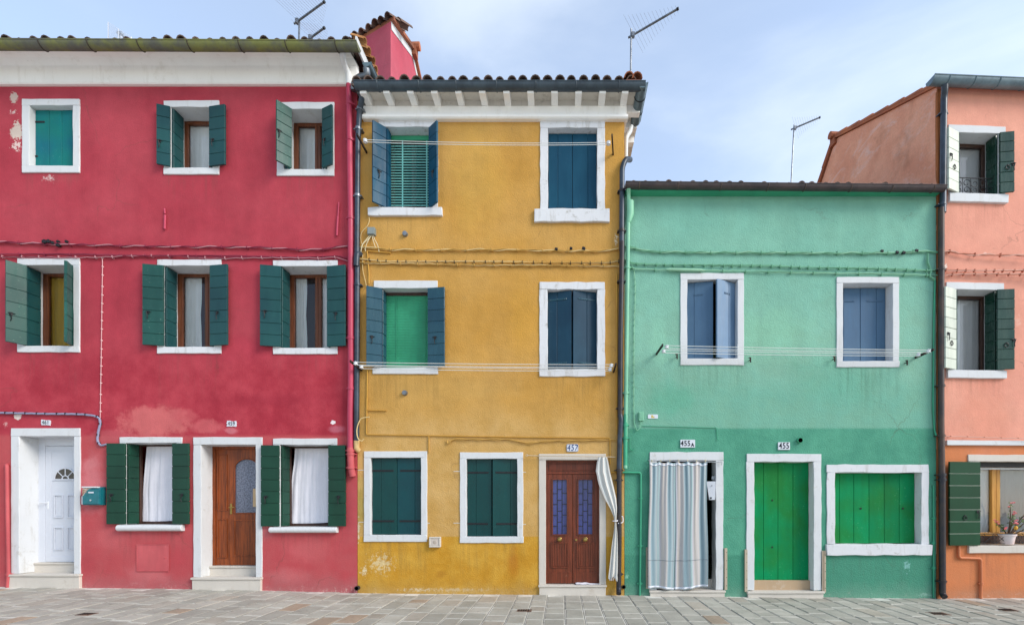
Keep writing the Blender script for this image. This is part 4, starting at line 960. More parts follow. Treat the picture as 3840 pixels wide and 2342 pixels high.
mb.build('wall', plaster('rose_plaster', '#ba4f60', '#c05f6e', mott=.1, grain=.25, patches=[(-3.84, 9.6, .5, .4, '#cf8f98', .5, .6, 'patch')]), B0)
mb = MB()
for (p, q) in zip(prof, prof[1:]):
    mb.add([(A_.x + .012, p[0] + .02, p[1] - .16), (A_.x + .012, q[0] + .02, q[1] - .16), (A_.x + .012, q[0], q[1]), (A_.x + .012, p[0], p[1]), (A_.x - .01, p[0] + .02, p[1] - .16), (A_.x - .01, q[0] + .02, q[1] - .16), (A_.x - .01, q[0], q[1]), (A_.x - .01, p[0], p[1])], [(0, 1, 2, 3), (7, 6, 5, 4), (0, 4, 5, 1), (3, 2, 6, 7)])
mb.build('verge_band', WHITE, B0)
rb = MB()
th_ = .08
for pts in ([(A_.x + .08, 2.17, 12.46), (A_.x + .08, 3.72, 13.25), (Bf.x, 3.72, 13.25), (Bf.x, Bf.y, 12.46)], [(A_.x + .08, 3.72, 13.25), (A_.x + .08, 6.4, 12.01), (Bf.x, 6.4, 12.01), (Bf.x, 3.72, 13.25)]): sheet(rb, [(x, y, z + th_) for x, y, z in pts], th_)
rb.tube([(A_.x + .2, 3.74, 13.36), (A_.x - .4, 3.74, 13.36)], [.10, .09], 10); rb.box(A_.x + .02, A_.x + .12, 3.66, 3.84, 13.1, 13.34)
roof = rb.build('roof', TERRA, B0)
rb = MB(); dv = (Bf - A_).normalized(); tiles(rb, A_ + Vector((.06, -.10, .02)), dv, 1.9, (dv.y, -dv.x, .5), 2, pitch=.21, r=.098, jit=.018, base=False); rb.build('eave_tiles', TERRA_OLD, roof)

for (t, xa, xb, y) in ((TJ, 716, 764, 412), (TJ, 722, 763, 778), (TJ, 1207, 1224, 785), (TJ, 1392, 1438, 421), (TJ, 1392, 1438, 785), (TK, 78, 98, 427), (TK, 78, 98, 794)):
    a, b = pt(t, xa, y), pt(t, xb, y); mb = MB(); mb.jbox(a.x, b.x, -.003, .01, a.z - .006, a.z + .006, j=.002, seg=.03); mb.build('filled_slot', STONE, YEL['root'])
# ---------------------------------------------------------------- downpipes and wall pipes (part of each house)
def pipe(H, pts, r, mat, name='downpipe', fr=None, collars=(), label=None, k=12, curve=True, cm=None):
    """pts: (tile, x, y, metres out)"""
    fr = fr or H['fr']; P = [pt(t, x, y, -o, fr) for t, x, y, o in pts]; mb = MB(); R = []
    Q_ = []
    for i, p in enumerate(P):                      # round the bends
        if 0 < i < len(P) - 1 and curve:
            a, b = P[i - 1] - p, P[i + 1] - p; q = min(a.length, b.length, r * 5) * .48
            a, b = p + a.normalized() * q, p + b.normalized() * q
            Q_ += [a.lerp(p, .0) * (1 - t) ** 2 + p * 2 * t * (1 - t) + b * t * t for t in (0, .25, .5, .75, 1)]
        else: Q_.append(p)
    mb.tube(Q_, r, k)
    for (t, x, y, o) in collars:
        c = pt(t, x, y, -o, fr); mb.tube([(c.x, c.y, c.z - .022), (c.x, c.y, c.z + .022)], r + .009, k, 1 if cm else 0); mb.box(c.x - r - .03, c.x + r + .03, c.y - .012, .0, c.z - .008, c.z + .008, 1 if cm else 0)
    return mb.build(name, [mat] + ([cm] if cm else []), H['root'], smooth=True, label=label)
pipe(RED, [(TB, 612, 345, .40), (TB, 607, 390, .32), (TB, 622, 460, .18), (TB, 652, 520, .09), (TB, 655, 598, .08)], .05, plain('white_pipe_paint', '#dfe1e2', .5), 'downpipe', label='white elbow pipe')
pipe(RED, [(TB, 655, 598, .08), (TF, 668, 60, .08), (TF, 668, 1270, .08), (TJ, 663, 20, .08), (TJ, 665, 260, .08)], .05, PIPE_RED, collars=[(TB, 664, 735, .08), (TB, 664, 985, .08), (TF, 668, 72, .08), (TF, 668, 915, .08), (TF, 668, 1270, .08)])
pipe(RED, [(TJ, 665, 255, .08), (TJ, 670, 390, .08), (TJ, 682, 455, .05)], .055, PIPE_CORAL, collars=[(TJ, 666, 275, .08), (TJ, 668, 300, .08), (TJ, 670, 395, .08)])
pipe(RED, [(TI, 46, 375, .0), (TI, 48, 380, .05), (TI, 60, 1160, .05), (TI, 52, 1250, .05)], .026, PIPE_CORAL, 'gas_pipe', collars=[(TI, 60, 1145, .05)])
pipe(RED, [(TA, 1160, 1470, .02), (TE, 1162, 40, .02)], .013, PIPE_RED, 'conduit'); pipe(RED, [(TE, 1163, 50, .025), (TE, 1161, 148, .025)], .018, PIPE_RED, 'conduit')
pipe(RED, [(TF, 584, -40, .02), (TF, 578, 60, .02)], .012, PIPE_RED, 'conduit'); pipe(RED, [(TF, 577, 60, .025), (TF, 570, 195, .025)], .017, PIPE_RED, 'conduit')
pipe(YEL, [(TB, 778, 480, .25), (TB, 785, 535, .22), (TB, 725, 545, .18), (TB, 690, 590, .12), (TB, 690, 640, .10)], .055, ZINC, 'downpipe', label='grey elbow pipe')
pipe(YEL, [(TB, 742, 632, .30), (TB, 748, 680, .22), (TB, 728, 800, .10), (TB, 718, 1000, .08), (TF, 712, 320, .08)], .046, PIPE_BLUE, collars=[(TB, 745, 660, .26), (TB, 732, 770, .13), (TB, 720, 910, .09), (TB, 716, 1380, .08)], cm=ZINC)
pipe(YEL, [(TF, 735, 325, .0), (TF, 712, 318, .10), (TF, 707, 410, .10)], .05, PIPE_BLUE, 'downpipe', label='short dark elbow')
pipe(YEL, [(TF, 714, 400, .07), (TF, 713, 800, .07), (TF, 709, 1500, .07), (TJ, 709, 215, .07)], .046, PIPE_BLUE, collars=[(TF, 715, 540, .07)])
pipe(YEL, [(TJ, 709, 205, .07), (TJ, 709, 262, .06), (TJ, 722, 274, .02)], .048, plain('cream_cap', '#d0b07a', .6), 'pipe_shoe')
pipe(YEL, [(TC, 842, 890, -.30), (TC, 832, 935, -.26), (TC, 806, 965, -.22), (TC, 803, 1120, -.22)], .035, plain('white_pipe', '#d9dcdc', .4), 'downpipe', label='slim white pipe')
pipe(YEL, [(TC, 833, 1125, -.12), (TC, 800, 1122, .06), (TC, 776, 1180, .08), (TC, 774, 1500, .08), (TG, 772, 300, .08)], .047, PIPE_BLUE, collars=[(TC, 775, 1345, .08), (TG, 773, 160, .08)], cm=PIPE_IRON)
pipe(YEL, [(TG, 775, 238, .10), (TG, 773, 400, .10), (TG, 765, 900, .08), (TG, 762, 1470, .08)], .045, PIPE_IRON, collars=[(TG, 770, 515, .09), (TG, 763, 1410, .08)])
pipe(YEL, [(TG, 762, 1455, .08), (TK, 768, 60, .09), (TK, 760, 190, .08), (TK, 755, 420, .08)], .046, PIPE_BLUE)
pipe(YEL, [(TK, 755, 405, .08), (TK, 755, 900, .08), (TK, 752, 1250, .08), (TK, 752, 1282, .16)], .045, PIPE_IRON, collars=[(TK, 755, 412, .08), (TK, 754, 482, .08), (TK, 754, 1145, .08)], label='dark iron pipe')
mb = MB(); c = pt(TJ, 708, 1244, -.07); mb.tube([(c.x, c.y + .07, c.z), (c.x, c.y, c.z), (c.x, c.y, c.z), (c.x, c.y + .06, c.z)], [.04, .04, .03, .03], 14); mb.build('drain_spout', PIPE_IRON, RED['root'], smooth=True)
mb = MB(); c = pt(TK, 788, 1235, -.03); mb.tube([(c.x, .0, c.z), (c.x, c.y, c.z), (c.x, c.y, c.z), (c.x, .0, c.z)], [.036, .036, .028, .028], 14); mb.build('drain_spout', [PIPE_IRON], GRN['root'], smooth=True)
mb = MB(); c = pt(TL, 229, 202, -.04); mb.tube([(c.x, .0, c.z), (c.x, c.y, c.z), (c.x, c.y, c.z), (c.x, -.002, c.z)], [.05, .05, .042, .042], 18); mb.add([(c.x + .043 * cos(q * pi / 9), -.003, c.z + .043 * sin(q * pi / 9)) for q in range(18)], [tuple(range(18))[::-1]], 1); mb.build('vent_pipe', [PIPE_GREEN2, BLACK], GRN['root'], smooth=True)
pipe(YEL, [(TJ, 780, -90, .02), (TJ, 778, 162, .02), (TJ, 1850, 180, .02), (TK, 690, 186, .02), (TK, 692, 372, .02)], .011, PIPE_YEL, 'gas_pipe', k=8)
pipe(YEL, [(TF, 784, 300, .02), (TF, 796, 460, .02), (TF, 796, 535, .02)], .011, PIPE_YEL, 'gas_pipe', k=8); pipe(YEL, [(TF, 785, 1140, .02), (TF, 782, 1420, .02), (TF, 780, 1500, .02)], .010, PIPE_YEL, 'gas_pipe', k=8)
pipe(YEL, [(TF, 782, 1422, .02), (TF, 920, 1425, .02)], .011, PIPE_YEL, 'gas_pipe', k=8); pipe(YEL, [(TF, 790, 303, .02), (TF, 950, 316, .02)], .012, PIPE_YEL, 'gas_pipe', k=8)
pipe(YEL, [(TJ, 1218, 172, .02), (TJ, 1218, 290, .02)], .010, PIPE_YEL, 'gas_pipe', k=8); pipe(YEL, [(TG, 738, 460, .02), (TG, 736, 1500, .02), (TK, 738, 160, .02)], .012, PIPE_YEL, 'conduit', k=8)
pipe(YEL, [(TK, 695, 428, .03), (TK, 760, 430, .03)], .014, PIPE_YEL, 'gas_pipe', k=8)
pipe(GRN, [(TC, 822, 1322, .20), (TC, 822, 1360, .12), (TC, 822, 1430, .08), (TC, 828, 1465, .08)], .036, PIPE_GREEN)
mb = MB(); a = pt(TG, 833, -45, -.08); b = pt(TG, 833, 40, -.08); c = pt(TG, 820, 100, -.08); mb.tube([a, b, c], [.068, .066, .042], 14); mb.build('rain_hopper', PIPE_GREEN, GRN['root'], smooth=True)
pipe(GRN, [(TG, 819, 95, .08), (TG, 810, 800, .08), (TG, 800, 1500, .08), (TK, 798, 400, .08)], .036, PIPE_GREEN, collars=[(TG, 813, 420, .08), (TG, 803, 1300, .08)])
pipe(GRN, [(TK, 799, 20, .08), (TK, 798, 380, .08), (TK, 798, 400, .06)], .0375, PIPE_GREEN2, collars=[(TK, 799, 97, .08), (TK, 799, 186, .08)])
pipe(GRN, [(TK, 778, 428, .03), (TK, 908, 430, .03), (TK, 905, 940, .03), (TK, 900, 1295, .03)], .019, PIPE_GREEN2, 'gas_pipe', collars=[(TK, 907, 610, .03), (TK, 905, 945, .03), (TK, 902, 1210, .03)])
pipe(GRN, [(TL, 1166, 520, .02), (TL, 1166, 1310, .02)], .014, PIPE_GREEN2, 'conduit', collars=[(TL, 1166, 750, .02), (TL, 1166, 925, .02), (TL, 1166, 1100, .02)])
pipe(GRN, [(TH, 1176, 505, .02), (TH, 1168, 800, .02), (TH, 1163, 1400, .02), (TL, 1172, 130, .02), (TL, 1185, 170, .05)], .013, PIPE_GREEN2, 'conduit')
pipe(GRN, [(TK, 858, -20, .02), (TK, 862, 90, .02), (TK, 880, 135, .03), (TK, 905, 115, .03), (TK, 907, 70, .03)], .008, PIPE_GREEN, 'conduit', k=6); pipe(GRN, [(TK, 828, 190, .03), (TK, 830, 260, .03), (TK, 850, 275, .03), (TK, 858, 262, .03)], .008, PIPE_GREEN2, 'hook', k=6)
pipe(GRN, [(TK, 915, 102, .01), (TK, 1440, 115, .01), (TK, 1446, 190, .01), (TK, 1455, 203, .02)], .005, PIPE_GREEN2, 'conduit', k=6)
pipe(SAL, [(TD, 1247, 588, .16), (TD, 1246, 640, .14), (TD, 1240, 690, .09), (TD, 1236, 1000, .08), (TD, 1232, 1500, .08)], .05, PIPE_BLUE, collars=[(TD, 1238, 800, .08), (TD, 1228, 1440, .08)])
pipe(SAL, [(TH, 1222, 0, .08), (TH, 1220, 700, .08), (TH, 1220, 1500, .08), (TL, 1226, 445, .08)], .047, PIPE_RUST, collars=[(TH, 1220, 430, .08), (TH, 1220, 1250, .08), (TL, 1222, 170, .08)], label='rust brown pipe')
pipe(SAL, [(TL, 1227, 435, .08), (TL, 1228, 800, .08), (TL, 1230, 1285, .08), (TL, 1245, 1306, .14)], .05, PIPE_IRON, collars=[(TL, 1227, 445, .08), (TL, 1228, 480, .08), (TL, 1229, 1195, .08)], label='black cast iron pipe')
pipe(SAL, [(TL, 1345, 945, .03), (TL, 1345, 1030, .03), (TL, 1500, 1034, .03), (TL, 1502, 1210, .03), (TL, 1500, 1315, .03)], .022, PIPE_ORANGE, 'gas_pipe', collars=[(TL, 1502, 1210, .03)])
mb = MB(); x0, z0, x1, z1 = rect(TI, (970, 938, 1190, 1120)); mb.box(x0, x1, -.012, .01, z0, z1); rim(mb, x0 - .012, x1 + .012, z0 - .012, z1 + .012, -.008, .014, .008); c = pt(TI, 1163, 1030, -.015); mb.ball(c, .012); mb.build('meter_hatch', PIPE_CORAL, RED['root'], bevel=.003)
for (t, x, y) in ((TF, 1053, 186), (TF, 1050, 1302)):
    c = pt(t, x, y); mb = MB(); mb.tube([c, c + Vector((0, -.02, 0)), c + Vector((0, -.05, 0)), c + Vector((0, -.055, 0))], [.05, .045, .04, .006], 14); mb.build('tie_cap', [ZINC], YEL['root'], smooth=True)
for (t, x, y) in ((TG, 1157, 1050), (TG, 1670, 1073), (TH, 455, 1067), (TH, 962, 1093)):
    c = pt(t, x, y); mb = MB(); mb.tube([c, c + Vector((0, -.06, 0))], .008, 6); mb.box(c.x - .008, c.x + .012, -.07, -.055, c.z - .05, c.z + .04); mb.box(c.x - .03, c.x + .008, -.068, -.057, c.z + .02, c.z + .038); mb.build('shutter_stop', IRON, GRN['root'])
# ---------------------------------------------------------------- paving
def stone_mat():
    M = NT('trachyte_slabs', .8, .25)
    r = M.g.outputs['Random Per Island']; a = M.noise(2.2, 5, .6); b = M.noise(14, 5, .7); c_ = M.noise(70, 3, .7)
    c = M.mix(M.rng(r, .82, .99), C('#aaa79c'), C('#ae9b87')); c = M.mix(M.rng(M.math('FRACT', M.math('MULTIPLY', r, 7.3)), .3, 1.0), c, C('#b0aca1'))
    c = M.shade(c, .88, 1.12, M.rng(M.math('FRACT', M.math('MULTIPLY', r, 17.7)), 0, 1, .25, .75, False)); c = M.mix(M.math('MULTIPLY', M.rng(b, .55, .7), .45), c, C('#6f6b63')); c = M.shade(c, .82, 1.15, a)
    c = M.mix(M.math('MULTIPLY', M.rng(M.noise(4, 6, .7, off=(4, 4, 0)), .58, .7), .4), c, C('#b7b1a6')); c = M.shade(c, .92, 1.08, c_)
    M.col(c); M.bump(M.math('ADD', b, M.math('MULTIPLY', c_, .6)), .35, .012); M.lk(M.rng(a, .3, .7, .6, .9), M.b.inputs['Roughness']); return M.m
def joint_mat():
    M = NT('lime_mortar', .95, .1); a = M.noise(3, 5, .7); b = M.noise(24, 4, .7)
    M.col(M.shade(M.mix(M.rng(a, .4, .66), C('#dcd9d0'), C('#b4b0a6')), .8, 1.2, b)); return M.m
mb = MB(); gs = MB()
xsamp = [-60, -30, -14] + [q * .5 for q in range(-26, 27)] + [14, 30, 60]
for a, b in zip(xsamp, xsamp[1:]): gs.quad((a, -300, gz(a) - .007), (b, -300, gz(b) - .007), (b, 12, gz(b) - .007), (a, 12, gz(a) - .007))
x = -15.0
while x < 15:
    wd = random.uniform(.255, .315); y = .04 - random.uniform(0, .3)
    while y > -9.2:
        L = random.choice((random.uniform(.42, .6), random.uniform(.42, .6), random.uniform(.28, .4)))
        gp = random.uniform(.012, .019); a, b, c, d = x + gp * .7, x + wd - gp * .7, y - L + gp * 1.6, min(y - gp * .4, .02)
        if d - c > .05:
            za, zb = gz(a), gz(b); t = random.uniform(-.003, .003); t2 = random.uniform(-.002, .002); e = .012; jj = lambda: random.uniform(-.004, .004)
            top = [(a + e + jj(), c + e + jj(), za + t), (b - e + jj(), c + e + jj(), zb + t + t2), (b - e + jj(), d - e + jj(), zb + t), (a + e + jj(), d - e + jj(), za + t - t2)]
            low = [(a, c, za - .02), (b, c, zb - .02), (b, d, zb - .02), (a, d, za - .02)]
            mid = [(p[0] + (q[0] - p[0]) * .75, p[1] + (q[1] - p[1]) * .75, p[2] - .005) for p, q in zip(top, low)]
            o = len(mb.v); mb.add(top + mid + low, [(0, 1, 2, 3)] + [(i, i + 4, (i + 1) % 4 + 4, (i + 1) % 4) for i in range(4)] + [(i + 4, i + 8, (i + 1) % 4 + 8, (i + 1) % 4 + 4) for i in range(4)])
        y -= L
    mb.add([(x + wd - .004, -9.2, gz(x + wd) - .005), (x + wd + .004, -9.2, gz(x + wd) - .005), (x + wd + .004, .0, gz(x + wd) - .005), (x + wd - .004, .0, gz(x + wd) - .005)], [(0, 1, 2, 3)], 1)
    x += wd
structure(mb.build('pavement', [stone_mat(), plain('dark_joint', '#77746c', .95, .1)]));  structure(gs.build('ground', joint_mat()))
for (t, x, y, s_, lb) in ((TI, 612, 1413, .10, 'small rusty drain cover in the paving before the crimson house'), (TK, 87, 1400, .11, 'small rusty drain cover in the paving before the mahogany door'), (TL, 1200, 1426, .13, 'rusty drain cover in the paving before the green boarded window'), (TL, 1692, 1398, .12, 'rusty drain cover in the paving before the orange wall at the right')):
    px, py = n(t, x, y); yy = F * (EYE - gz((px - VX) / S)) / (py - VY) - D; xx = (px - VX) * (D + yy) / F; g = gz(xx) + .002; mb = MB()
    mb.box(xx - s_, xx + s_, yy - s_ * .7, yy + s_ * .7, g - .02, g + .002); rim_ = s_ * .82
    for q in range(5): u = xx - rim_ + 2 * rim_ * q / 5; mb.box(u, u + .018, yy - s_ * .5, yy + s_ * .5, g + .002, g + .006, 1)
    tag(mb.build('drain_cover', [metal('rust_cover', '#8a6a5a', '#6a5a50', .85), IRON]), lb, 'drain cover', 'drain covers in the paving')

# ---------------------------------------------------------------- number plates
def plate(t, r, txt, ink, label, size, shear=0.0, rough_edge=False, rounded=0.0, mat=None, sx=1.0, border=False, wt=0.0):
    x0, z0, x1, z1 = rect(t, r); cx, cz = (x0 + x1) / 2, (z0 + z1) / 2
    T = thing('number_plate', label, 'number plate', (cx, 0, z0), 'house number plates')
    mb = MB()
    if rounded:
        R = rounded; pts = []
        for (ux, uz, a0) in ((x1 - R, z1 - R, 0), (x0 + R, z1 - R, 90), (x0 + R, z0 + R, 180), (x1 - R, z0 + R, 270)):
            pts += [(ux + R * cos(radians(a0 + q * 18)), uz + R * sin(radians(a0 + q * 18))) for q in range(6)]
        mb.poly(pts, -.016, .01)
    elif rough_edge:
        pts = []
        for (a, b, c, d) in ((x0, z0, x1, z0), (x1, z0, x1, z1), (x1, z1, x0, z1), (x0, z1, x0, z0)):
            for q in range(6): pts.append((a + (c - a) * q / 6 + random.uniform(-.008, .008), b + (d - b) * q / 6 + random.uniform(-.008, .008)))
        mb.poly(pts, -.012, .01)
    else: mb.box(x0, x1, -.022, .01, z0, z1)
    mb.build('plate', mat or PVC, T, bevel=.003)
    if border:
        b = MB(); b.tube([(px, -.017, pz) for px, pz in [(cx + (a - cx) * .93, cz + (c - cz) * .90) for a, c in pts] + [(cx + (pts[0][0] - cx) * .93, cz + (pts[0][1] - cz) * .9)]], .003, 5); b.build('border_line', ink, T)
    cu = bpy.data.curves.new('numerals', 'FONT'); cu.body = txt; cu.size = size; cu.align_x = 'CENTER'; cu.align_y = 'CENTER'; cu.extrude = .0015; cu.shear = shear; cu.offset = wt; cu.space_character = 1.12
    o = bpy.data.objects.new('numerals_tmp', cu); COL.objects.link(o); bpy.context.view_layer.update()
    me = bpy.data.meshes.new_from_object(o.evaluated_get(bpy.context.evaluated_depsgraph_get())); bpy.data.objects.remove(o)
    me.materials.clear(); me.materials.append(ink)
    q = bpy.data.objects.new('numerals', me); COL.objects.link(q); q.parent = T; q.rotation_euler = (radians(90), 0, 0); q.scale = (sx, 1, 1)
    q.location = (0, -.0255 if not (rounded or rough_edge) else -.0195 if rounded else -.0155, cz - z0)
SERIF = .002
GREY_INK = plain('grey_lettering', '#50555a', .6)
plate(TI, (295, 60, 358, 96), '461', GREY_INK, 'worn white number plate reading 461 above the white door', .098, rough_edge=True, mat=PVC, sx=.8)
plate(TI, (1600, 67, 1669, 105), '459', GREY_INK, 'worn white number plate reading 459 above the brown door', .098, rough_edge=True, mat=PVC, sx=.8)
plate(TK, (384, 229, 468, 284), '457', BLUE_INK, 'rounded white number plate reading 457 above the mahogany door', .15, shear=.12, rounded=.03, border=True, sx=.78)
plate(TK, (1185, 199, 1288, 254), '455', NAVY_INK, 'white number plate reading 455A above the striped curtain', .135, sx=.8, wt=.001)
bpy.data.objects['numerals.003'].location.x -= .04
T = bpy.data.objects['number_plate.003']
def text_child(T, txt, size, dx, dz, y, ink, sx=1.0, wt=0.0, name='numerals'):
    cu = bpy.data.curves.new(name, 'FONT'); cu.body = txt; cu.size = size; cu.align_x = 'CENTER'; cu.align_y = 'CENTER'; cu.extrude = .0015; cu.offset = wt
    o = bpy.data.objects.new('tmp', cu); COL.objects.link(o); bpy.context.view_layer.update()
    me = bpy.data.meshes.new_from_object(o.evaluated_get(bpy.context.evaluated_depsgraph_get())); bpy.data.objects.remove(o)
    me.materials.clear(); me.materials.append(ink); q = bpy.data.objects.new(name, me); COL.objects.link(q); q.parent = T
    q.rotation_euler = (radians(90), 0, 0); q.scale = (sx, 1, 1); q.location = (dx, y, dz); return q
text_child(T, 'A', .09, .085, .045, -.0255, NAVY_INK, .9, .002)
plate(TL, (68, 217, 151, 270), '455', NAVY_INK, 'white number plate reading 455 above the boarded green door', .15, sx=.75, wt=.001)

# ---------------------------------------------------------------- boxes on the walls
x0, z0, x1, z1 = rect(TI, (624, 530, 748, 658)); T = thing('mailbox', 'teal wall mailbox with peeling rusty corner beside the open green shutter', 'mailbox', ((x0 + x1) / 2, 0, z0))
def mail_mat():
    M = NT('teal_enamel', .3, .5); p = M.sep(M.g.outputs['Position']); a = M.noise(14, 6, .7)
    d = M.math('SUBTRACT', M.math('ADD', M.math('SUBTRACT', p[0], x0 + .02), M.math('SUBTRACT', z1 - .05, p[2])), M.math('MULTIPLY', a, .24))
    c = M.mix(M.rng(d, -.03, .0, 1, 0), M.mix(M.rng(a, .4, .6), C('#12707a'), C('#0f6570')), M.mix(M.rng(M.noise(30, 4), .45, .55), C('#c9beb0'), C('#96735c')))
    M.col(c); return M.m
mb = MB(); mb.extr([(.0, z0), (-.10, z0), (-.11, z0 + .02), (-.11, z1 - .05), (-.085, z1 - .015), (-.04, z1), (.0, z1)], x0, x1); mm = mail_mat(); mb.build('body', mm, T, bevel=.005)
mb = MB(); mb.box(x0 + .012, x1 - .012, -.118, -.108, z0 + .02, z1 - .065); mb.build('front_door', mm, T, bevel=.004)
mb = MB(); mb.box((x0 + x1) / 2 - .04, (x0 + x1) / 2 + .05, -.123, -.1185, z1 - .115, z1 - .09); mb.build('name_slip', PVC, T)
mb = MB(); mb.cyl(((x0 + x1) / 2, -.118, z0 + .085), ((x0 + x1) / 2, -.127, z0 + .085), .016, 12); mb.build('lock', STEEL, T)
mb = MB(); mb.box(x0 - .006, x1 - .05, -.118, -.06, z1 - .02, z1 + .004); mb.build('flap', WHITE_WORN, T)
x0, z0, x1, z1 = rect(TI, (584, 595, 628, 654)); T = thing('intercom', 'small white door intercom with dark button panel next to the mailbox', 'intercom', ((x0 + x1) / 2, 0, z0))
mb = MB(); mb.box(x0, x1, -.03, .01, z0, z1); mb.build('housing', PLASTIC_W, T, bevel=.005)
mb = MB(); mb.box(x0 + .04, x1 - .03, -.034, -.0295, z1 - .07, z1 - .025); mb.cyl(((x0 + x1) / 2, -.03, z0 + .03), ((x0 + x1) / 2, -.035, z0 + .03), .010, 10); mb.build('button_panel', BLACK, T)
mb = MB(); mb.box(x0 - .01, x1 + .01, -.036, .0, z1, z1 + .012); mb.box(x0 - .01, x0 - .001, -.036, .0, z0, z1); mb.build('frame', plain('coral_box', '#a2484f', .6), T)
x0, z0, x1, z1 = rect(TF, (794, 148, 847, 200)); T = thing('junction_box', 'grey cable junction box below the slatted blind window', 'junction box', ((x0 + x1) / 2, 0, z0))
mb = MB(); mb.box(x0, x1, -.07, .01, z0, z1); mb.build('housing', plain('grey_pvc', '#7d8684', .5), T, bevel=.008); mb = MB(); mb.box(x0 + .008, x1 - .008, -.078, -.0695, z0 + .008, z1 - .008); mb.build('lid', plain('grey_pvc_lid', '#87908e', .5), T, bevel=.004)
mb = MB()
for dx, ex, ez in ((-.04, -.16, -.30), (-.015, -.10, -.28), (.01, .06, -.22), (.03, .10, -.29), (.0, -.2, -.36)):
    c = (x0 + x1) / 2; mb.tube(sm([(c + dx, -.03, z0), (c + dx + ex * .3, -.05, z0 - .08), (c + dx + ex * .8, -.045, z0 - .18), (c + dx + ex, -.03, z0 + ez)]), .006, 6)
mb.build('lead_wires', plain('cream_wire', '#e0d3ae', .6), T)
x0, z0, x1, z1 = rect(TJ, (1228, 881, 1305, 952)); T = thing('wall_light', 'square frosted outdoor wall light box below the two ground windows', 'wall light', ((x0 + x1) / 2, 0, z0))
mb = MB(); mb.box(x0, x1, -.06, .01, z0, z1); rim(mb, x0 - .004, x1 + .004, z0 - .004, z1 + .004, -.055, .03, .02); mb.build('frame', STONE, T, bevel=.008)
mb = MB(); mb.box(x0 + .03, x1 - .03, -.066, -.0605, z0 + .03, z1 - .03); mb.build('lens', plain('frosted_lens', '#c9beb4', .3, .5), T); mb = MB(); mb.ball(((x0 + x1) / 2, -.064, (z0 + z1) / 2), .04, sc=(1, .2, 1)); mb.build('bulb_shadow', plain('lens_shadow', '#b3a79b', .4, .4), T)  # darker disc on the lens paints the shadow of the bulb
x0, z0, x1, z1 = rect(TK, (890, 6, 926, 68)); T = thing('switch_box', 'small pale green switch box left of the warning plate', 'switch box', ((x0 + x1) / 2, 0, z0))
mb = MB(); mb.box(x0, x1, -.05, .01, z0, z1); mb.build('housing', PIPE_GREEN, T, bevel=.008); mb = MB(); mb.box(x0 + .02, x1 - .02, -.056, -.0495, z0 + .04, z1 - .02); mb.build('lid', PIPE_GREEN, T, bevel=.003)
x0, z0, x1, z1 = rect(TK, (957, 21, 1028, 50)); T = thing('warning_plate', 'small white rounded plate with yellow warning mark on the mint wall', 'sign', ((x0 + x1) / 2, 0, z0))
mb = MB(); R = .014; pts = []
for (ux, uz, a0) in ((x1 - R, z1 - R, 0), (x0 + R, z1 - R, 90), (x0 + R, z0 + R, 180), (x1 - R, z0 + R, 270)): pts += [(ux + R * cos(radians(a0 + q * 30)), uz + R * sin(radians(a0 + q * 30))) for q in range(4)]
mb.poly(pts, -.01, .01); mb.build('plate', PVC, T)
YEM = plain('warning_yellow', '#e0c02c', .5); mb = MB(); c = (x0 + x1) / 2; mb.box(c - .028, c - .003, -.0125, -.0101, z0 + .012, z1 - .012); mb.poly([(c, z0 + .012), (c + .03, z0 + .012), (c + .015, z1 - .025)], -.0125, -.0101); mb.build('warning_mark', YEM, T)
mb = MB(); mb.box(c + .013, c + .017, -.0135, -.0126, z0 + .018, z0 + .04); mb.box(c - .022, c - .01, -.0135, -.0126, z0 + .03, z0 + .036); mb.box(c - .022, c - .01, -.0135, -.0126, z0 + .044, z0 + .05); mb.build('mark_lines', NAVY_INK, T)
x0, z0, x1, z1 = rect(TK, (1372, 492, 1430, 622), -.02); T = thing('mailbox', 'narrow white wedge shaped mailbox on the jamb beside the striped curtain', 'mailbox', ((x0 + x1) / 2, 0, z0))
mb = MB(); mb.add([(x1, .10, z0), (x1, -.03, z0), (x1 - .10, -.02, z0), (x1 - .10, .10, z0), (x1, .10, z1), (x1, -.05, z1), (x1 - .16, -.03, z1), (x1 - .16, .10, z1)], [(0, 1, 2, 3), (7, 6, 5, 4), (0, 4, 5, 1), (1, 5, 6, 2), (2, 6, 7, 3), (3, 7, 4, 0)]); mb.build('body', PVC, T, bevel=.004)
mb = MB(); mb.box(x1 - .07, x1 - .055, -.052, -.03, z1 - .08, z1 - .07); mb.box(x1 - .085, x1 - .06, -.032, -.02, z0 + .02, z0 + .05); mb.build('lock', BLACK, T)
x0, z0, x1, z1 = rect(TK, (1406, 455, 1420, 478), .05); mb = MB(); mb.box(x0, x1 + .02, .03, .06, z0, z1); tag(mb.build('door_bell', [plain('grey_bell', '#9aa0a6', .4)]), 'tiny grey bell push above the white wedge mailbox', 'door bell')

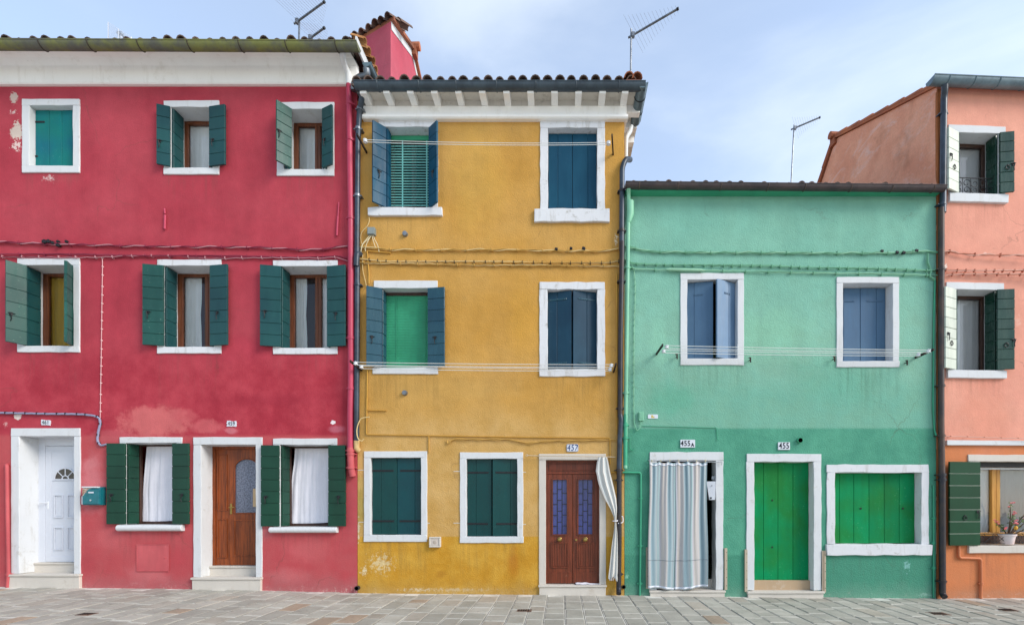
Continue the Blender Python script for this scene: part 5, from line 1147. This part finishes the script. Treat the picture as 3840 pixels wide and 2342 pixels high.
# ---------------------------------------------------------------- cables along the fronts
CB_R = plain('red_painted_cable', '#8f3348', .7); CB_R2 = plain('pale_rose_cable', '#c08a92', .7); CB_Y = plain('ochre_painted_cable', '#c39a50', .7); CB_Y2 = plain('cream_cable', '#d9c08a', .7); CB_G = plain('mint_painted_cable', '#74ad8d', .7); CB_G2 = plain('light_mint_cable', '#94c3a4', .7); CB_S = plain('salmon_painted_cable', '#b9745e', .7); CB_S2 = plain('pale_salmon_cable', '#d6ab9a', .7); CB_GREY = plain('lilac_grey_cable', '#8f93ad', .6); CLAMP = plain('black_clamp', '#1d1f24', .6)
def bundle(parent, pts, mats, r=.009, strands=3, twist=1.6, out=.03, R=.011, clip=.45, clipmat=None, name='cable', fr=FL, wobble=.006):
    P = sm([pt(t, x, y, -out, fr) for t, x, y in pts], 10); L = [0.0]
    for a, b in zip(P, P[1:]): L.append(L[-1] + (b - a).length)
    k = max(8, int(L[-1] / .05)); Q_ = []; j = 0
    for i in range(k + 1):
        s_ = L[-1] * i / k
        while j < len(L) - 2 and L[j + 1] < s_: j += 1
        f = (s_ - L[j]) / max(1e-6, L[j + 1] - L[j]); Q_.append(P[j].lerp(P[j + 1], f))
    st = [MB() for _ in range(strands)]
    for q in range(strands):
        pp = []
        for i, c in enumerate(Q_):
            s_ = L[-1] * i / k; a = s_ * 2 * pi * twist + q * 2 * pi / strands; sag = -abs(sin(pi * s_ / clip)) * wobble * 2 if clip else 0
            rr = R * (1.0 if strands > 1 else 0.0); nz = mnoise.noise(Vector((s_ * 1.7, q * 5.1, pts[0][2] * .1))) * wobble
            pp.append(c + Vector((0, rr * sin(a), rr * cos(a) + sag + nz)))
        st[q].tube(pp, r, 6)
    for q in range(strands): st[q].build(name, mats[q % len(mats)], parent, smooth=True)
    if clip:
        s_ = clip * .5
        while s_ < L[-1]:
            c = Q_[min(k, int(s_ / L[-1] * k))]; h = (R if strands > 1 else 0) + r + .002; cl = MB(); cl.box(c.x - .006, c.x + .006, c.y - h, .0, c.z - h, c.z + h)
            if strands > 1: cl.box(c.x - .003, c.x + .012, c.y - .004, .0, c.z - h - .014, c.z - h)
            cl.build('cable_clip', clipmat or mats[0], parent); s_ += clip
CG = 'cable runs along the fronts'
T = thing('cable_bundle', 'thick twisted cable bundle, topmost of the three runs crossing all the fronts', 'cable', (pt(TE, 0, 240).x, 0, pt(TE, 0, 240).z), CG)
bundle(T, [(TE, -300, 232), (TE, 0, 236), (TE, 200, 245), (TE, 450, 252), (TE, 800, 262), (TE, 1300, 270), (TE, 1804, 274), (TF, 200, 285), (TF, 430, 290), (TF, 600, 268), (TF, 690, 264)], [CB_R, CB_R, CB_R2], strands=3)
bundle(T, [(TF, 690, 264), (TF, 780, 272), (TF, 980, 290), (TF, 1400, 291), (TF, 1804, 291), (TG, 220, 296), (TG, 620, 298), (TG, 740, 284), (TG, 790, 274)], [CB_Y, CB_Y2, CB_Y], strands=3)
bundle(T, [(TG, 790, 272), (TG, 860, 277), (TG, 980, 302), (TG, 1400, 309), (TG, 1804, 311), (TH, 440, 314), (TH, 860, 312), (TH, 1050, 302), (TH, 1200, 306)], [CB_G, CB_G2, CB_G], strands=3)
bundle(T, [(TH, 1200, 306), (TH, 1290, 304), (TH, 1360, 324), (TH, 1520, 334), (TH, 1690, 340), (TH, 2000, 350)], [CB_S, CB_S2], strands=2, fr=FS)
for t, x, y, s_ in ((TE, 318, 238, 1.2), (TE, 345, 236, 1.1), (TE, 375, 245, .9), (TE, 412, 262, 1), (TE, 410, 236, .8), (TE, 470, 236, .8), (TG, 312, 290, .9), (TG, 416, 284, .8), (TG, 505, 286, 1), (TH, 803, 303, .8), (TH, 908, 312, .9), (TH, 955, 314, .9), (TH, 1045, 300, .9)):
    mb = MB(); c = pt(t, x, y, -.035); g = .03 * s_; mb.box(c.x - g, c.x + g, c.y - g * .8, c.y + g * .8, c.z - g * .8, c.z + g * .7); mb.tube([(c.x - g * .4, c.y, c.z + g), (c.x + g * .5, c.y - g * .7, c.z - g)], g * .5, 8); mb.build('tap_clamp', CLAMP, T, bevel=.006)
T = thing('cable_run', 'pair of slim clipped cables, middle of the three runs crossing all the fronts', 'cable', (pt(TE, 0, 325).x, 0, pt(TE, 0, 325).z), CG)
bundle(T, [(TE, -300, 318), (TE, 0, 322), (TE, 500, 324), (TE, 900, 330), (TE, 1804, 338), (TF, 300, 345), (TF, 560, 338), (TF, 640, 350), (TF, 690, 346)], [CB_R, CB_R], strands=2, twist=.2, r=.008, wobble=.003, R=.008)
bundle(T, [(TF, 700, 350), (TF, 800, 360), (TF, 1000, 374), (TF, 1804, 378), (TG, 300, 382), (TG, 640, 382), (TG, 740, 370), (TG, 790, 370)], [CB_Y, CB_Y2], strands=2, twist=.2, r=.008, wobble=.003, clip=.172, clipmat=plain('dark_clip', '#4a3d2c'), R=.008)
bundle(T, [(TG, 790, 368), (TG, 830, 372), (TG, 870, 388), (TG, 1200, 398), (TG, 1804, 404), (TH, 250, 414), (TH, 800, 426), (TH, 1120, 436), (TH, 1200, 430), (TH, 1235, 424)], [CB_G, CB_G], strands=2, twist=.2, r=.008, wobble=.003, clip=.172, clipmat=CB_G, R=.008)
bundle(T, [(TH, 1235, 424), (TH, 1270, 436), (TH, 1440, 442), (TH, 1804, 452), (TH, 2000, 456)], [CB_S, CB_S2], strands=2, twist=.2, r=.008, wobble=.003, clip=.172, R=.008, fr=FS)
T = thing('cable_run', 'thin slack cable, lowest of the three runs crossing all the fronts', 'cable', (pt(TE, 0, 340).x, 0, pt(TE, 0, 340).z), CG)
bundle(T, [(TE, -300, 336), (TE, 0, 340), (TE, 700, 344), (TE, 900, 336), (TE, 1230, 336), (TE, 1500, 350), (TE, 1804, 346), (TF, 440, 352), (TF, 560, 345), (TF, 640, 372), (TF, 690, 374)], [CB_R2, CB_R], strands=2, twist=.3, r=.006, wobble=.006, R=.008, clip=.33)
bundle(T, [(TF, 700, 378), (TF, 830, 384), (TF, 1000, 388), (TF, 1400, 396), (TF, 1804, 400), (TG, 300, 402), (TG, 640, 404), (TG, 790, 412)], [CB_Y, CB_Y2, CB_Y], strands=3, twist=.5, r=.006, wobble=.005, R=.010, clip=.33)
bundle(T, [(TG, 790, 412), (TG, 840, 412), (TG, 880, 424), (TG, 1080, 432), (TG, 1350, 438), (TG, 1804, 446), (TH, 400, 454), (TH, 900, 464), (TH, 1200, 472)], [CB_G, CB_G2], strands=2, twist=.3, r=.007, wobble=.004, R=.008, clip=.4)
bundle(T, [(TH, 1200, 472), (TH, 1400, 466), (TH, 1804, 478), (TH, 2000, 482)], [CB_S, CB_S2], strands=2, twist=.3, r=.006, wobble=.004, R=.008, clip=.2, fr=FS)
mb = MB(); a, b, c, d = [pt(TG, x, y, -.04) for x, y in ((1085, 432), (1110, 433), (1330, 438), (1360, 440))]; mb.tube([a, b, c, d], [.012, .026, .026, .012], 10); mb.build('splice_sleeve', CB_G2, T, smooth=True)
def cable_thing(name, label, pts, mat, r, clip=None, clipmat=None, out=.02, fr=FL, strands=1, extra=()):
    p = pt(*pts[0], 0, fr); T = thing(name, label, 'cable', (p.x, 0, p.z)); bundle(T, pts, [mat], r=r, strands=strands, clip=clip, clipmat=clipmat, out=out, fr=fr, wobble=.003); return T
cable_thing('thin_cable', 'thin pale pink cable clipped straight down the crimson wall', [(TE, 712, 352), (TE, 722, 375), (TE, 718, 700), (TE, 714, 1000), (TE, 709, 1300), (TE, 706, 1490)], plain('pale_pink_wire', '#d9a9ac'), .006, .16, plain('pink_clip', '#e6c9c8'))
cable_thing('armoured_cable', 'thick lilac grey cable looping over the white door to the shutter', [(TE, -200, 1438), (TE, 0, 1440), (TE, 300, 1446), (TE, 560, 1450), (TE, 680, 1466), (TI, 706, 70), (TI, 692, 150), (TI, 688, 205), (TI, 710, 236), (TI, 750, 230)], CB_GREY, .018, .18, CLAMP, out=.03)
cable_thing('loose_cable', 'cream cable looping loosely beside the foot of the dark blue pipe', [(TF, 800, 1470), (TF, 770, 1474), (TJ, 740, 50), (TJ, 716, 100), (TJ, 710, 150), (TJ, 722, 195), (TJ, 745, 208), (TJ, 760, 192)], CB_Y2, .009, out=.13)
cable_thing('loose_cable', 'thin cream wire hanging between slatted window sill and twisted cables', [(TF, 797, 66), (TF, 800, 85), (TF, 785, 125), (TF, 745, 170), (TF, 738, 215), (TF, 748, 260), (TF, 775, 300)], CB_Y2, .006, out=.03)
cable_thing('loose_cable', 'thin cream wire dropping behind the slate blue shutter', [(TF, 752, 330), (TF, 752, 430), (TF, 770, 510), (TF, 780, 560)], CB_Y2, .006, out=.02)
cable_thing('loose_cable', 'frayed ochre wire sagging between ground window and plate 457', [(TJ, 1345, 205), (TJ, 1360, 228), (TJ, 1400, 196), (TJ, 1590, 196), (TJ, 1780, 196), (TJ, 1900, 222), (TK, 120, 222), (TK, 210, 212), (TK, 300, 205), (TK, 560, 202), (TK, 690, 200), (TK, 740, 205)], CB_Y, .008, out=.025, strands=2)
cable_thing('thin_cable', 'thin mint cable clipped down the wall beside the pale green pipe', [(TG, 852, 425), (TG, 862, 450), (TG, 868, 600), (TG, 860, 900), (TG, 858, 1400), (TG, 860, 1500)], CB_G2, .006, .14, CB_G)
cable_thing('loose_cable', 'bent mint cables dropping from the middle run beside the rust brown pipe', [(TH, 1128, 322), (TH, 1124, 385), (TH, 1150, 440), (TH, 1138, 480), (TH, 1176, 505)], CB_G, .010, out=.03, strands=2)
cable_thing('thin_cable', 'thin rose wire strung along above the white ledge of the salmon house', [(TL, 1245, 172), (TL, 1450, 180), (TL, 1600, 186), (TL, 1804, 192), (TL, 2000, 196)], CB_S2, .006, .3, CB_S, fr=FS)

# ---------------------------------------------------------------- clotheslines
def clothesline(label, br, pulleys, lines, linemats, swivel=()):
    """br: bars (tile, base x, y, tip x, y, metres out); pulleys and line ends given with their distance from the wall"""
    c = pt(br[0][0], br[0][1], br[0][2]); T = thing('clothesline', label, 'clothesline', (c.x, 0, c.z), 'clotheslines strung across the fronts')
    for (t, bx, by, tx, ty, o) in br:
        a, b = pt(t, bx, by), pt(t, tx, ty, -o); mb = MB(); d = (b - a).normalized(); mb.obox((a.x, a.y + .02), (d.x, d.y), (d.y, -d.x), 0, (b - a).length + .02, -.012, .012, a.z - .02, a.z + .02, jj=b.z - a.z); mb.build('bracket', IRON, T, bevel=.003)
    for (t, x, y, o) in pulleys:
        p = pt(t, x, y, -o); mb = MB(); mb.tube([(p.x, p.y, p.z - .022), (p.x, p.y, p.z - .012), (p.x, p.y, p.z), (p.x, p.y, p.z + .012), (p.x, p.y, p.z + .022)], [.036, .036, .024, .036, .036], 14); mb.cyl((p.x, p.y, p.z - .035), (p.x, p.y, p.z + .035), .008, 8); mb.build('pulley', PLASTIC_W, T, smooth=True)
    for (A, B, sag) in lines:
        a, b = pt(*A[:3], -A[3]), pt(*B[:3], -B[3]); mb = MB()
        mb.tube([a.lerp(b, q / 16) + Vector((0, 0, -sag * 4 * (q / 16) * (1 - q / 16))) for q in range(17)], .005, 6); mb.build('line', ROPE, T, smooth=True)
clothesline('white clothesline at the top floor of the ochre house', [(TB, 780, 1075, 711, 946, .42), (TC, 714, 1088, 706, 950, .42)], [(TB, 770, 993, .33), (TC, 680, 1009, .33)],
            [((TB, 776, 985, .33), (TC, 676, 1004, .33), .03), ((TB, 776, 1001, .33), (TC, 672, 1018, .33), .03)], None)
clothesline('white clothesline of four cords at the middle floor of the ochre house', [(TF, 745, 1140, 664, 1077, .42), (TG, 716, 1152, 733, 1097, .40)], [(TF, 702, 1093, .36), (TF, 742, 1118, .14), (TG, 700, 1109, .34), (TG, 690, 1138, .16)],
            [((TF, 710, 1085, .36), (TG, 695, 1102, .34), .01), ((TF, 710, 1104, .36), (TG, 700, 1120, .34), .012), ((TF, 748, 1112, .14), (TG, 684, 1132, .16), .01), ((TF, 748, 1130, .14), (TG, 690, 1146, .16), .014)], None)
clothesline('white clothesline of four cords across both blue shuttered windows', [(TG, 1017, 1028, 1062, 963, .42), (TH, 1038, 1053, 1168, 995, .42)], [(TG, 1090, 978, .38), (TG, 1068, 1009, .16), (TH, 1130, 1007, .38), (TH, 1058, 1033, .16)],
            [((TG, 1090, 968, .38), (TH, 1128, 1000, .38), .008), ((TG, 1090, 988, .38), (TH, 1128, 1015, .38), .008), ((TG, 1075, 1001, .16), (TH, 1050, 1026, .16), .008), ((TG, 1070, 1019, .16), (TH, 1050, 1040, .16), .012)], None)

# ---------------------------------------------------------------- aerials on the roofs
def antenna(label, Y, mast, booms, rods, mr=.022, seg=None, tilt=0.0):
    """mast: (tile, x, base y, top y, base x); booms: (tile, x0, y0, x1, y1, first rod, last rod half length)"""
    t, mx, yb, yt, bx = mast; a = pt(t, mx, yt, Y); b = pt(t, bx, yb, Y); b = b + (b - a) * .6
    T = thing('roof_antenna', label, 'antenna', b, 'television aerials on the roofs'); mb = MB(); mb.tube([b, a], mr, 8); mb.build('mast', ZINC, T, smooth=True)
    for (x0, y0, x1, y1, r0, r1, k) in booms:
        p = pt(t, x0, y0, Y); kk = (VY - n(t, x1, y1)[1]) / F; dd = (p.z - EYE) / kk; q = Vector(((n(t, x1, y1)[0] - VX) / F * dd, dd - D, p.z)); d = (q - p).normalized()
        mb = MB(); mb.tube([p - d * .12, q], .024, 8); mb.box(p.x - .04, p.x + .04, p.y - .04, p.y + .04, p.z - .05, p.z + .05); mb.build('boom', ZINC, T, smooth=True)
        cp = MB(); cp.tube([q - d * .02, q + d * .02], .032, 8); cp.build('end_cap', BLACK, T)
        e = Vector((-d.y, d.x, 0)); L = (q - p).length
        for i in range(k):
            f = i / (k - 1); c = p + d * (L * (.02 + .96 * (1 - (1 - f) ** 1.0))); h = r0 + (r1 - r0) * f ** .8; m_ = MB(); m_.tube([c - e * h, c + e * h], .0028, 5); m_.build('rod', STEEL, T)
    return T
antenna('double boom television aerial on the crimson house roof', 3.0, (TB, 305, 268, 148, 303), [(292, 152, 480, 15, .62, .10, 15), (385, 268, 480, 198, .5, .10, 9)], None)
antenna('tall dark television aerial on the right end of the ochre roof', 3.0, (TC, 840, 540, 205, 836), [(852, 248, 1168, 64, .56, .10, 14)], None)
antenna('far small television aerial beyond the green house roof', 7.0, (TD, 184, 1290, 880, 163), [(190, 902, 365, 828, .55, .10, 12)], None)
Y = 4.5; c = pt(TA, 848, 262, Y); T = thing('grid_antenna', 'white wire grid aerial just peeking over the mossy gutter', 'antenna', c - Vector((0, 0, 1.2)), 'television aerials on the roofs')
mb = MB(); mb.tube([c - Vector((0, 0, 1.2)), pt(TA, 850, 232, Y)], .03, 8); mb.box(c.x - .06, c.x + .07, c.y - .05, c.y + .05, pt(TA, 0, 248, Y).z, pt(TA, 0, 232, Y).z); mb.build('mast', STEEL, T)
mb = MB(); a, b = pt(TA, 762, 158, Y), pt(TA, 762, 290, Y); e, f = pt(TA, 925, 262, Y - .3), pt(TA, 925, 394, Y - .3)
for q in range(15): mb.tube([a.lerp(b, q / 14), e.lerp(f, q / 14)], .006, 5)
for q in (0, .45, 1): mb.tube([a.lerp(e, q), b.lerp(f, q)], .011, 6)
mb.build('wire_grid', PVC, T)

# ---------------------------------------------------------------- curtains hung outside the doors
STR = [(0.0, '#bdb9b8'), (.10, '#c2bcb9'), (.18, '#93a5ad'), (.26, '#7f969f'), (.36, '#889da6'), (.44, '#a5b6ba'), (.50, '#b5bcbd'), (.58, '#8fa5aa'), (.66, '#9fb3b3'), (.74, '#b2b1bb'), (.80, '#c0bab7'), (.90, '#c6beb7'), (1.0, '#bdb9b8')]
ST = stripes('striped_canvas', STR); ST2 = stripes('pale_striped_canvas', [(0, '#d0cdc8'), (.2, '#d4d0ca'), (.32, '#c4c9c9'), (.42, '#bac3c5'), (.5, '#cdcecb'), (.7, '#d2cec8'), (.8, '#c2c8c8'), (.9, '#d2cfc9'), (1, '#d0cdc8')])
p0 = pt(TK, 968, 345, -.06); T = thing('door_curtain', 'blue grey and beige striped canvas curtain hanging across an open doorway', 'curtain', (p0.x, -.06, p0.z))
xl, xr_ = pt(TK, 968, 0, -.07).x, pt(TK, 1372, 0, -.07).x; xl2, xr2 = pt(TK, 956, 0, -.09).x, pt(TK, 1379, 0, -.09).x; zt, zb = pt(TK, 0, 352, -.07).z, pt(TK, 0, 1252, -.09).z
def cfold(u, v):
    k = .25 + .75 * v ** .6; x = (xl + (xr_ - xl) * u) * (1 - v) + (xl2 + (xr2 - xl2) * u) * v
    y = -.075 - .024 * k * sin(u * 6.28 * 3.1 + .5 + .5 * v + .8 * sin(u * 5)) - .012 * k * sin(u * 6.28 * 7.2 + 1.2 - v + sin(u * 9)) - .008 * (1 - v) * sin(u * 6.28 * 14)
    cr = math.exp(-((u - .455) / .012) ** 2); y += .03 * cr
    scal = -.028 * (1 - v) ** 8 * abs(sin(u * pi * 6)) ; hem = .020 * sin(u * 7.5 + .6) * v ** 4 + (-.03 * u * v ** 3 if u < .45 else .035 * (u - .45) * v ** 3)
    return x + .008 * sin(v * 7 + u * 9), y, zt + (zb - zt) * v + scal + hem
mb = MB(); mb.grid(cfold, 150, 44, us=3.6); o = mb.build('cloth', ST, T, smooth='all', solid=.003)
for (v0, v1, mt, nm, off) in ((.012, .026, PVC, 'top_band', .006), (.978, .994, PVC, 'hem', .005), (.772, .776, plain('seam_thread', '#7d8890'), 'seam', .004)):
    mb = MB(); mb.grid(lambda u, v: (lambda p: (p[0], p[1] - off, p[2]))(cfold(u, v0 + (v1 - v0) * v)), 150, 1); mb.build(nm, mt, T, smooth='all', solid=.002)
mb = MB(); a, b = pt(TK, 962, 345, -.06), pt(TK, 1478, 356, -.05); mb.tube([(a.x, 0.0, a.z), a, b, (b.x, b.y, b.z - .05)], .007, 8); mb.build('curtain_rod', STEEL, T, smooth=True)
for q in range(7):
    c = pt(TK, 985 + q * 63, 347, -.06); mb = MB(); mb.ring((c.x, c.y, c.z), .022, .005, 'X'); mb.build('curtain_ring', plain('cream_ring', '#dccfae'), T)
p0 = pt(TK, 640, 322, -.07); T = thing('door_curtain', 'pale striped curtain gathered and tied back against the dark pipe', 'curtain', (p0.x, -.07, p0.z))
ctl = [(0, 607, 668, 322), (.05, 600, 676, 352), (.14, 589, 690, 430), (.26, 612, 712, 520), (.38, 650, 732, 610), (.47, 690, 738, 680), (.53, 716, 735, 740), (.57, 722, 733, 790), (.64, 716, 740, 850), (.75, 702, 746, 940), (.88, 690, 748, 1060), (1.0, 677, 747, 1170)]
def tied(u, v):
    for a, b in zip(ctl, ctl[1:]):
        if v <= b[0] + 1e-9: break
    f = (v - a[0]) / (b[0] - a[0]); f = f * f * (3 - 2 * f) if False else f; l, r, y = [a[i] + (b[i] - a[i]) * f for i in (1, 2, 3)]; wd = (r - l) / 90
    xx = l + (r - l) * u; d = .075 + (.007 + .010 * wd) * sin(u * 6.28 * 2.3 + v * 2) + .003 * sin(u * 6.28 * 8 + 1) + (.02 * sin(u * pi)) - (.0 if v < .3 else 0); yy = y + (14 * sin(u * 9) if v > .98 else 0) + (12 * u if v > .9 else -10 * (1 - u) * (v > .05 and v < .2))
    p = pt(TK, xx, yy, -d); return p.x, -d - .03, p.z
mb = MB(); mb.grid(tied, 70, 64, us=2.1); mb.build('cloth', ST2, T, smooth='all', solid=.003)
mb = MB(); c = pt(TK, 727, 770, -.12); mb.ring((c.x, c.y, c.z), .038, .010, 'Z'); mb.tube(sm([(c.x + .03, c.y, c.z), (c.x + .08, c.y + .03, c.z + .04), (c.x + .13, c.y + .03, c.z + .08), (c.x + .135, c.y + .02, c.z - .02), (c.x + .05, c.y, c.z - .04)]), .008, 6); mb.build('tie_band', SHEET, T)
mb = MB()
for q in range(9):
    c = pt(TK, 684 + q * 7.2, 1168 + 8 * sin(q), -.11); mb.tube([c, c + Vector((random.uniform(-.01, .01), 0, -random.uniform(.02, .07)))], .003, 4)
mb.build('fringe', SHEET, T)
mb = MB(); a, b = pt(TK, 105, 308, -.07), pt(TK, 728, 320, -.07); mb.tube(sm([(a.x, -.07, a.z), (a.x + (b.x - a.x) * .15, -.075, a.z - .01), (a.x + (b.x - a.x) * .4, -.07, a.z - .012), (b.x, -.07, b.z)]), .007, 6); mb.ring((a.x, -.07, a.z), .02, .004); mb.build('curtain_wire', plain('frayed_cord', '#c9b79a'), T)
a, b, c, d = [pt(TK, x, y, .0) for x, y in ((452, 1190), (612, 1192), (612, 1216), (440, 1216))]
zs_ = FL.p(0, 1542 + 1218 * Q)[1] + .004; x0, x1 = pt(TK, 445, 0, .03).x, pt(TK, 612, 0, .03).x; mb = MB()
mb.grid(lambda u, v: (x0 + (x1 - x0) * u + .02 * v, .075 - .12 * v, zs_ + .012 + .012 * sin(u * 5) * (1 - v) + .004 * sin(u * 17 + v * 6)), 26, 8); mb.box(x0 + .02, x1 - .02, -.02, .07, zs_ + .001, zs_ + .008)
tag(mb.build('floor_cloth', SHEET, smooth='all', solid=.006), 'folded white cloth lying on the marble step of the mahogany door', 'cloth')

# ---------------------------------------------------------------- flowering pot on the sill
pc = pt(TL, 1690, 925, .04, FS); pc = Vector((pc.x, .05, SW['z0'] + .02))
Rt = bpy.data.objects[SAL['root'].name]; wx = lambda v: Vector((Rt.location.x + (v.x - FS.xc) * cos(FS.th) - v.y * sin(FS.th), (v.x - FS.xc) * sin(FS.th) + v.y * cos(FS.th), v.z))
T = thing('potted_plant', 'thorny pot plant with pink flowers in a white pot on the window sill', 'plant', wx(pc), rz=0); o = wx(pc)
mb = MB(); mb.tube([(o.x, o.y, o.z), (o.x, o.y, o.z + .005), (o.x, o.y, o.z + .15), (o.x, o.y, o.z + .155), (o.x, o.y, o.z + .185), (o.x, o.y, o.z + .185), (o.x, o.y, o.z + .16)], [.075, .09, .115, .13, .132, .115, .11], 20); mb.build('pot', paint('white_pot', '#e3d8d6', '#d9a79a', .6, .3, .5, '#c98f7c', 0, (1, 1, 1)), T, smooth=True)
mb = MB(); mb.cyl((o.x, o.y, o.z + .158), (o.x, o.y, o.z + .165), .108, 16); mb.build('soil', DARK, T)
tips = []; mb = MB()
for (dx, dz, dy) in ((.02, .72, -.03), (-.25, .40, -.05), (.25, .46, -.04), (.36, .62, -.02), (.12, .55, .03), (-.14, .32, -.08), (.38, .40, -.06), (.02, .40, -.1), (.48, .52, 0)):
    b = o + Vector((dx * .08, dy * .2, .16)); e = o + Vector((dx, dy, dz)); m_ = b.lerp(e, .5) + Vector((random.uniform(-.05, .05), random.uniform(-.03, .03), .03 - abs(dx) * .12)); P = sm([b, m_, e], 8); mb.tube(P, [.012 * (1 - .5 * i / (len(P) - 1)) for i in range(len(P))], 6); tips.append((P, e))
mb.build('stems', plain('brown_stem', '#5b4636', .8), T, smooth=True)
lm, fm = MB(), MB()
for P, e in tips:
    for q in range(16):
        c = P[random.randint(len(P) // 2, len(P) - 1)] + Vector((random.uniform(-.03, .03), random.uniform(-.03, .03), random.uniform(-.03, .03))); a = random.uniform(0, 6.28); l = random.uniform(.03, .055); d = Vector((cos(a), random.uniform(-.7, .4), sin(a))).normalized(); s_ = d.cross(Vector((.2, 1, .3))).normalized() * l * .28
        lm.add([c, c + d * l * .5 + s_, c + d * l, c + d * l * .5 - s_ + Vector((0, -.006, 0))], [(0, 1, 2, 3)])
    for q in range(random.randint(3, 6)):
        c = e + Vector((random.uniform(-.05, .05), random.uniform(-.05, .0), random.uniform(-.04, .05)))
        for s_ in (-1, 1): fm.ball((c.x + s_ * .011, c.y, c.z), .014, sc=(1, .45, .9), a=7, b=4)
lm.build('leaves', paint('plant_leaf', '#4d6a3a', '#7d8a5c', .6, .3, .1, '#a9b07a', .3), T); fm.build('flowers', paint('pink_bract', '#d4626a', '#dc7f80', .6, .2, 0, '#ffffff', .25), T, smooth=True)
mb = MB(); mb.ball((o.x + .05, o.y - .11, o.z + .30), .035, sc=(.9, .8, 1.1)); mb.build('yellow_ornament', plain('yellow_ornament', '#d9a23a', .5), T, smooth=True)
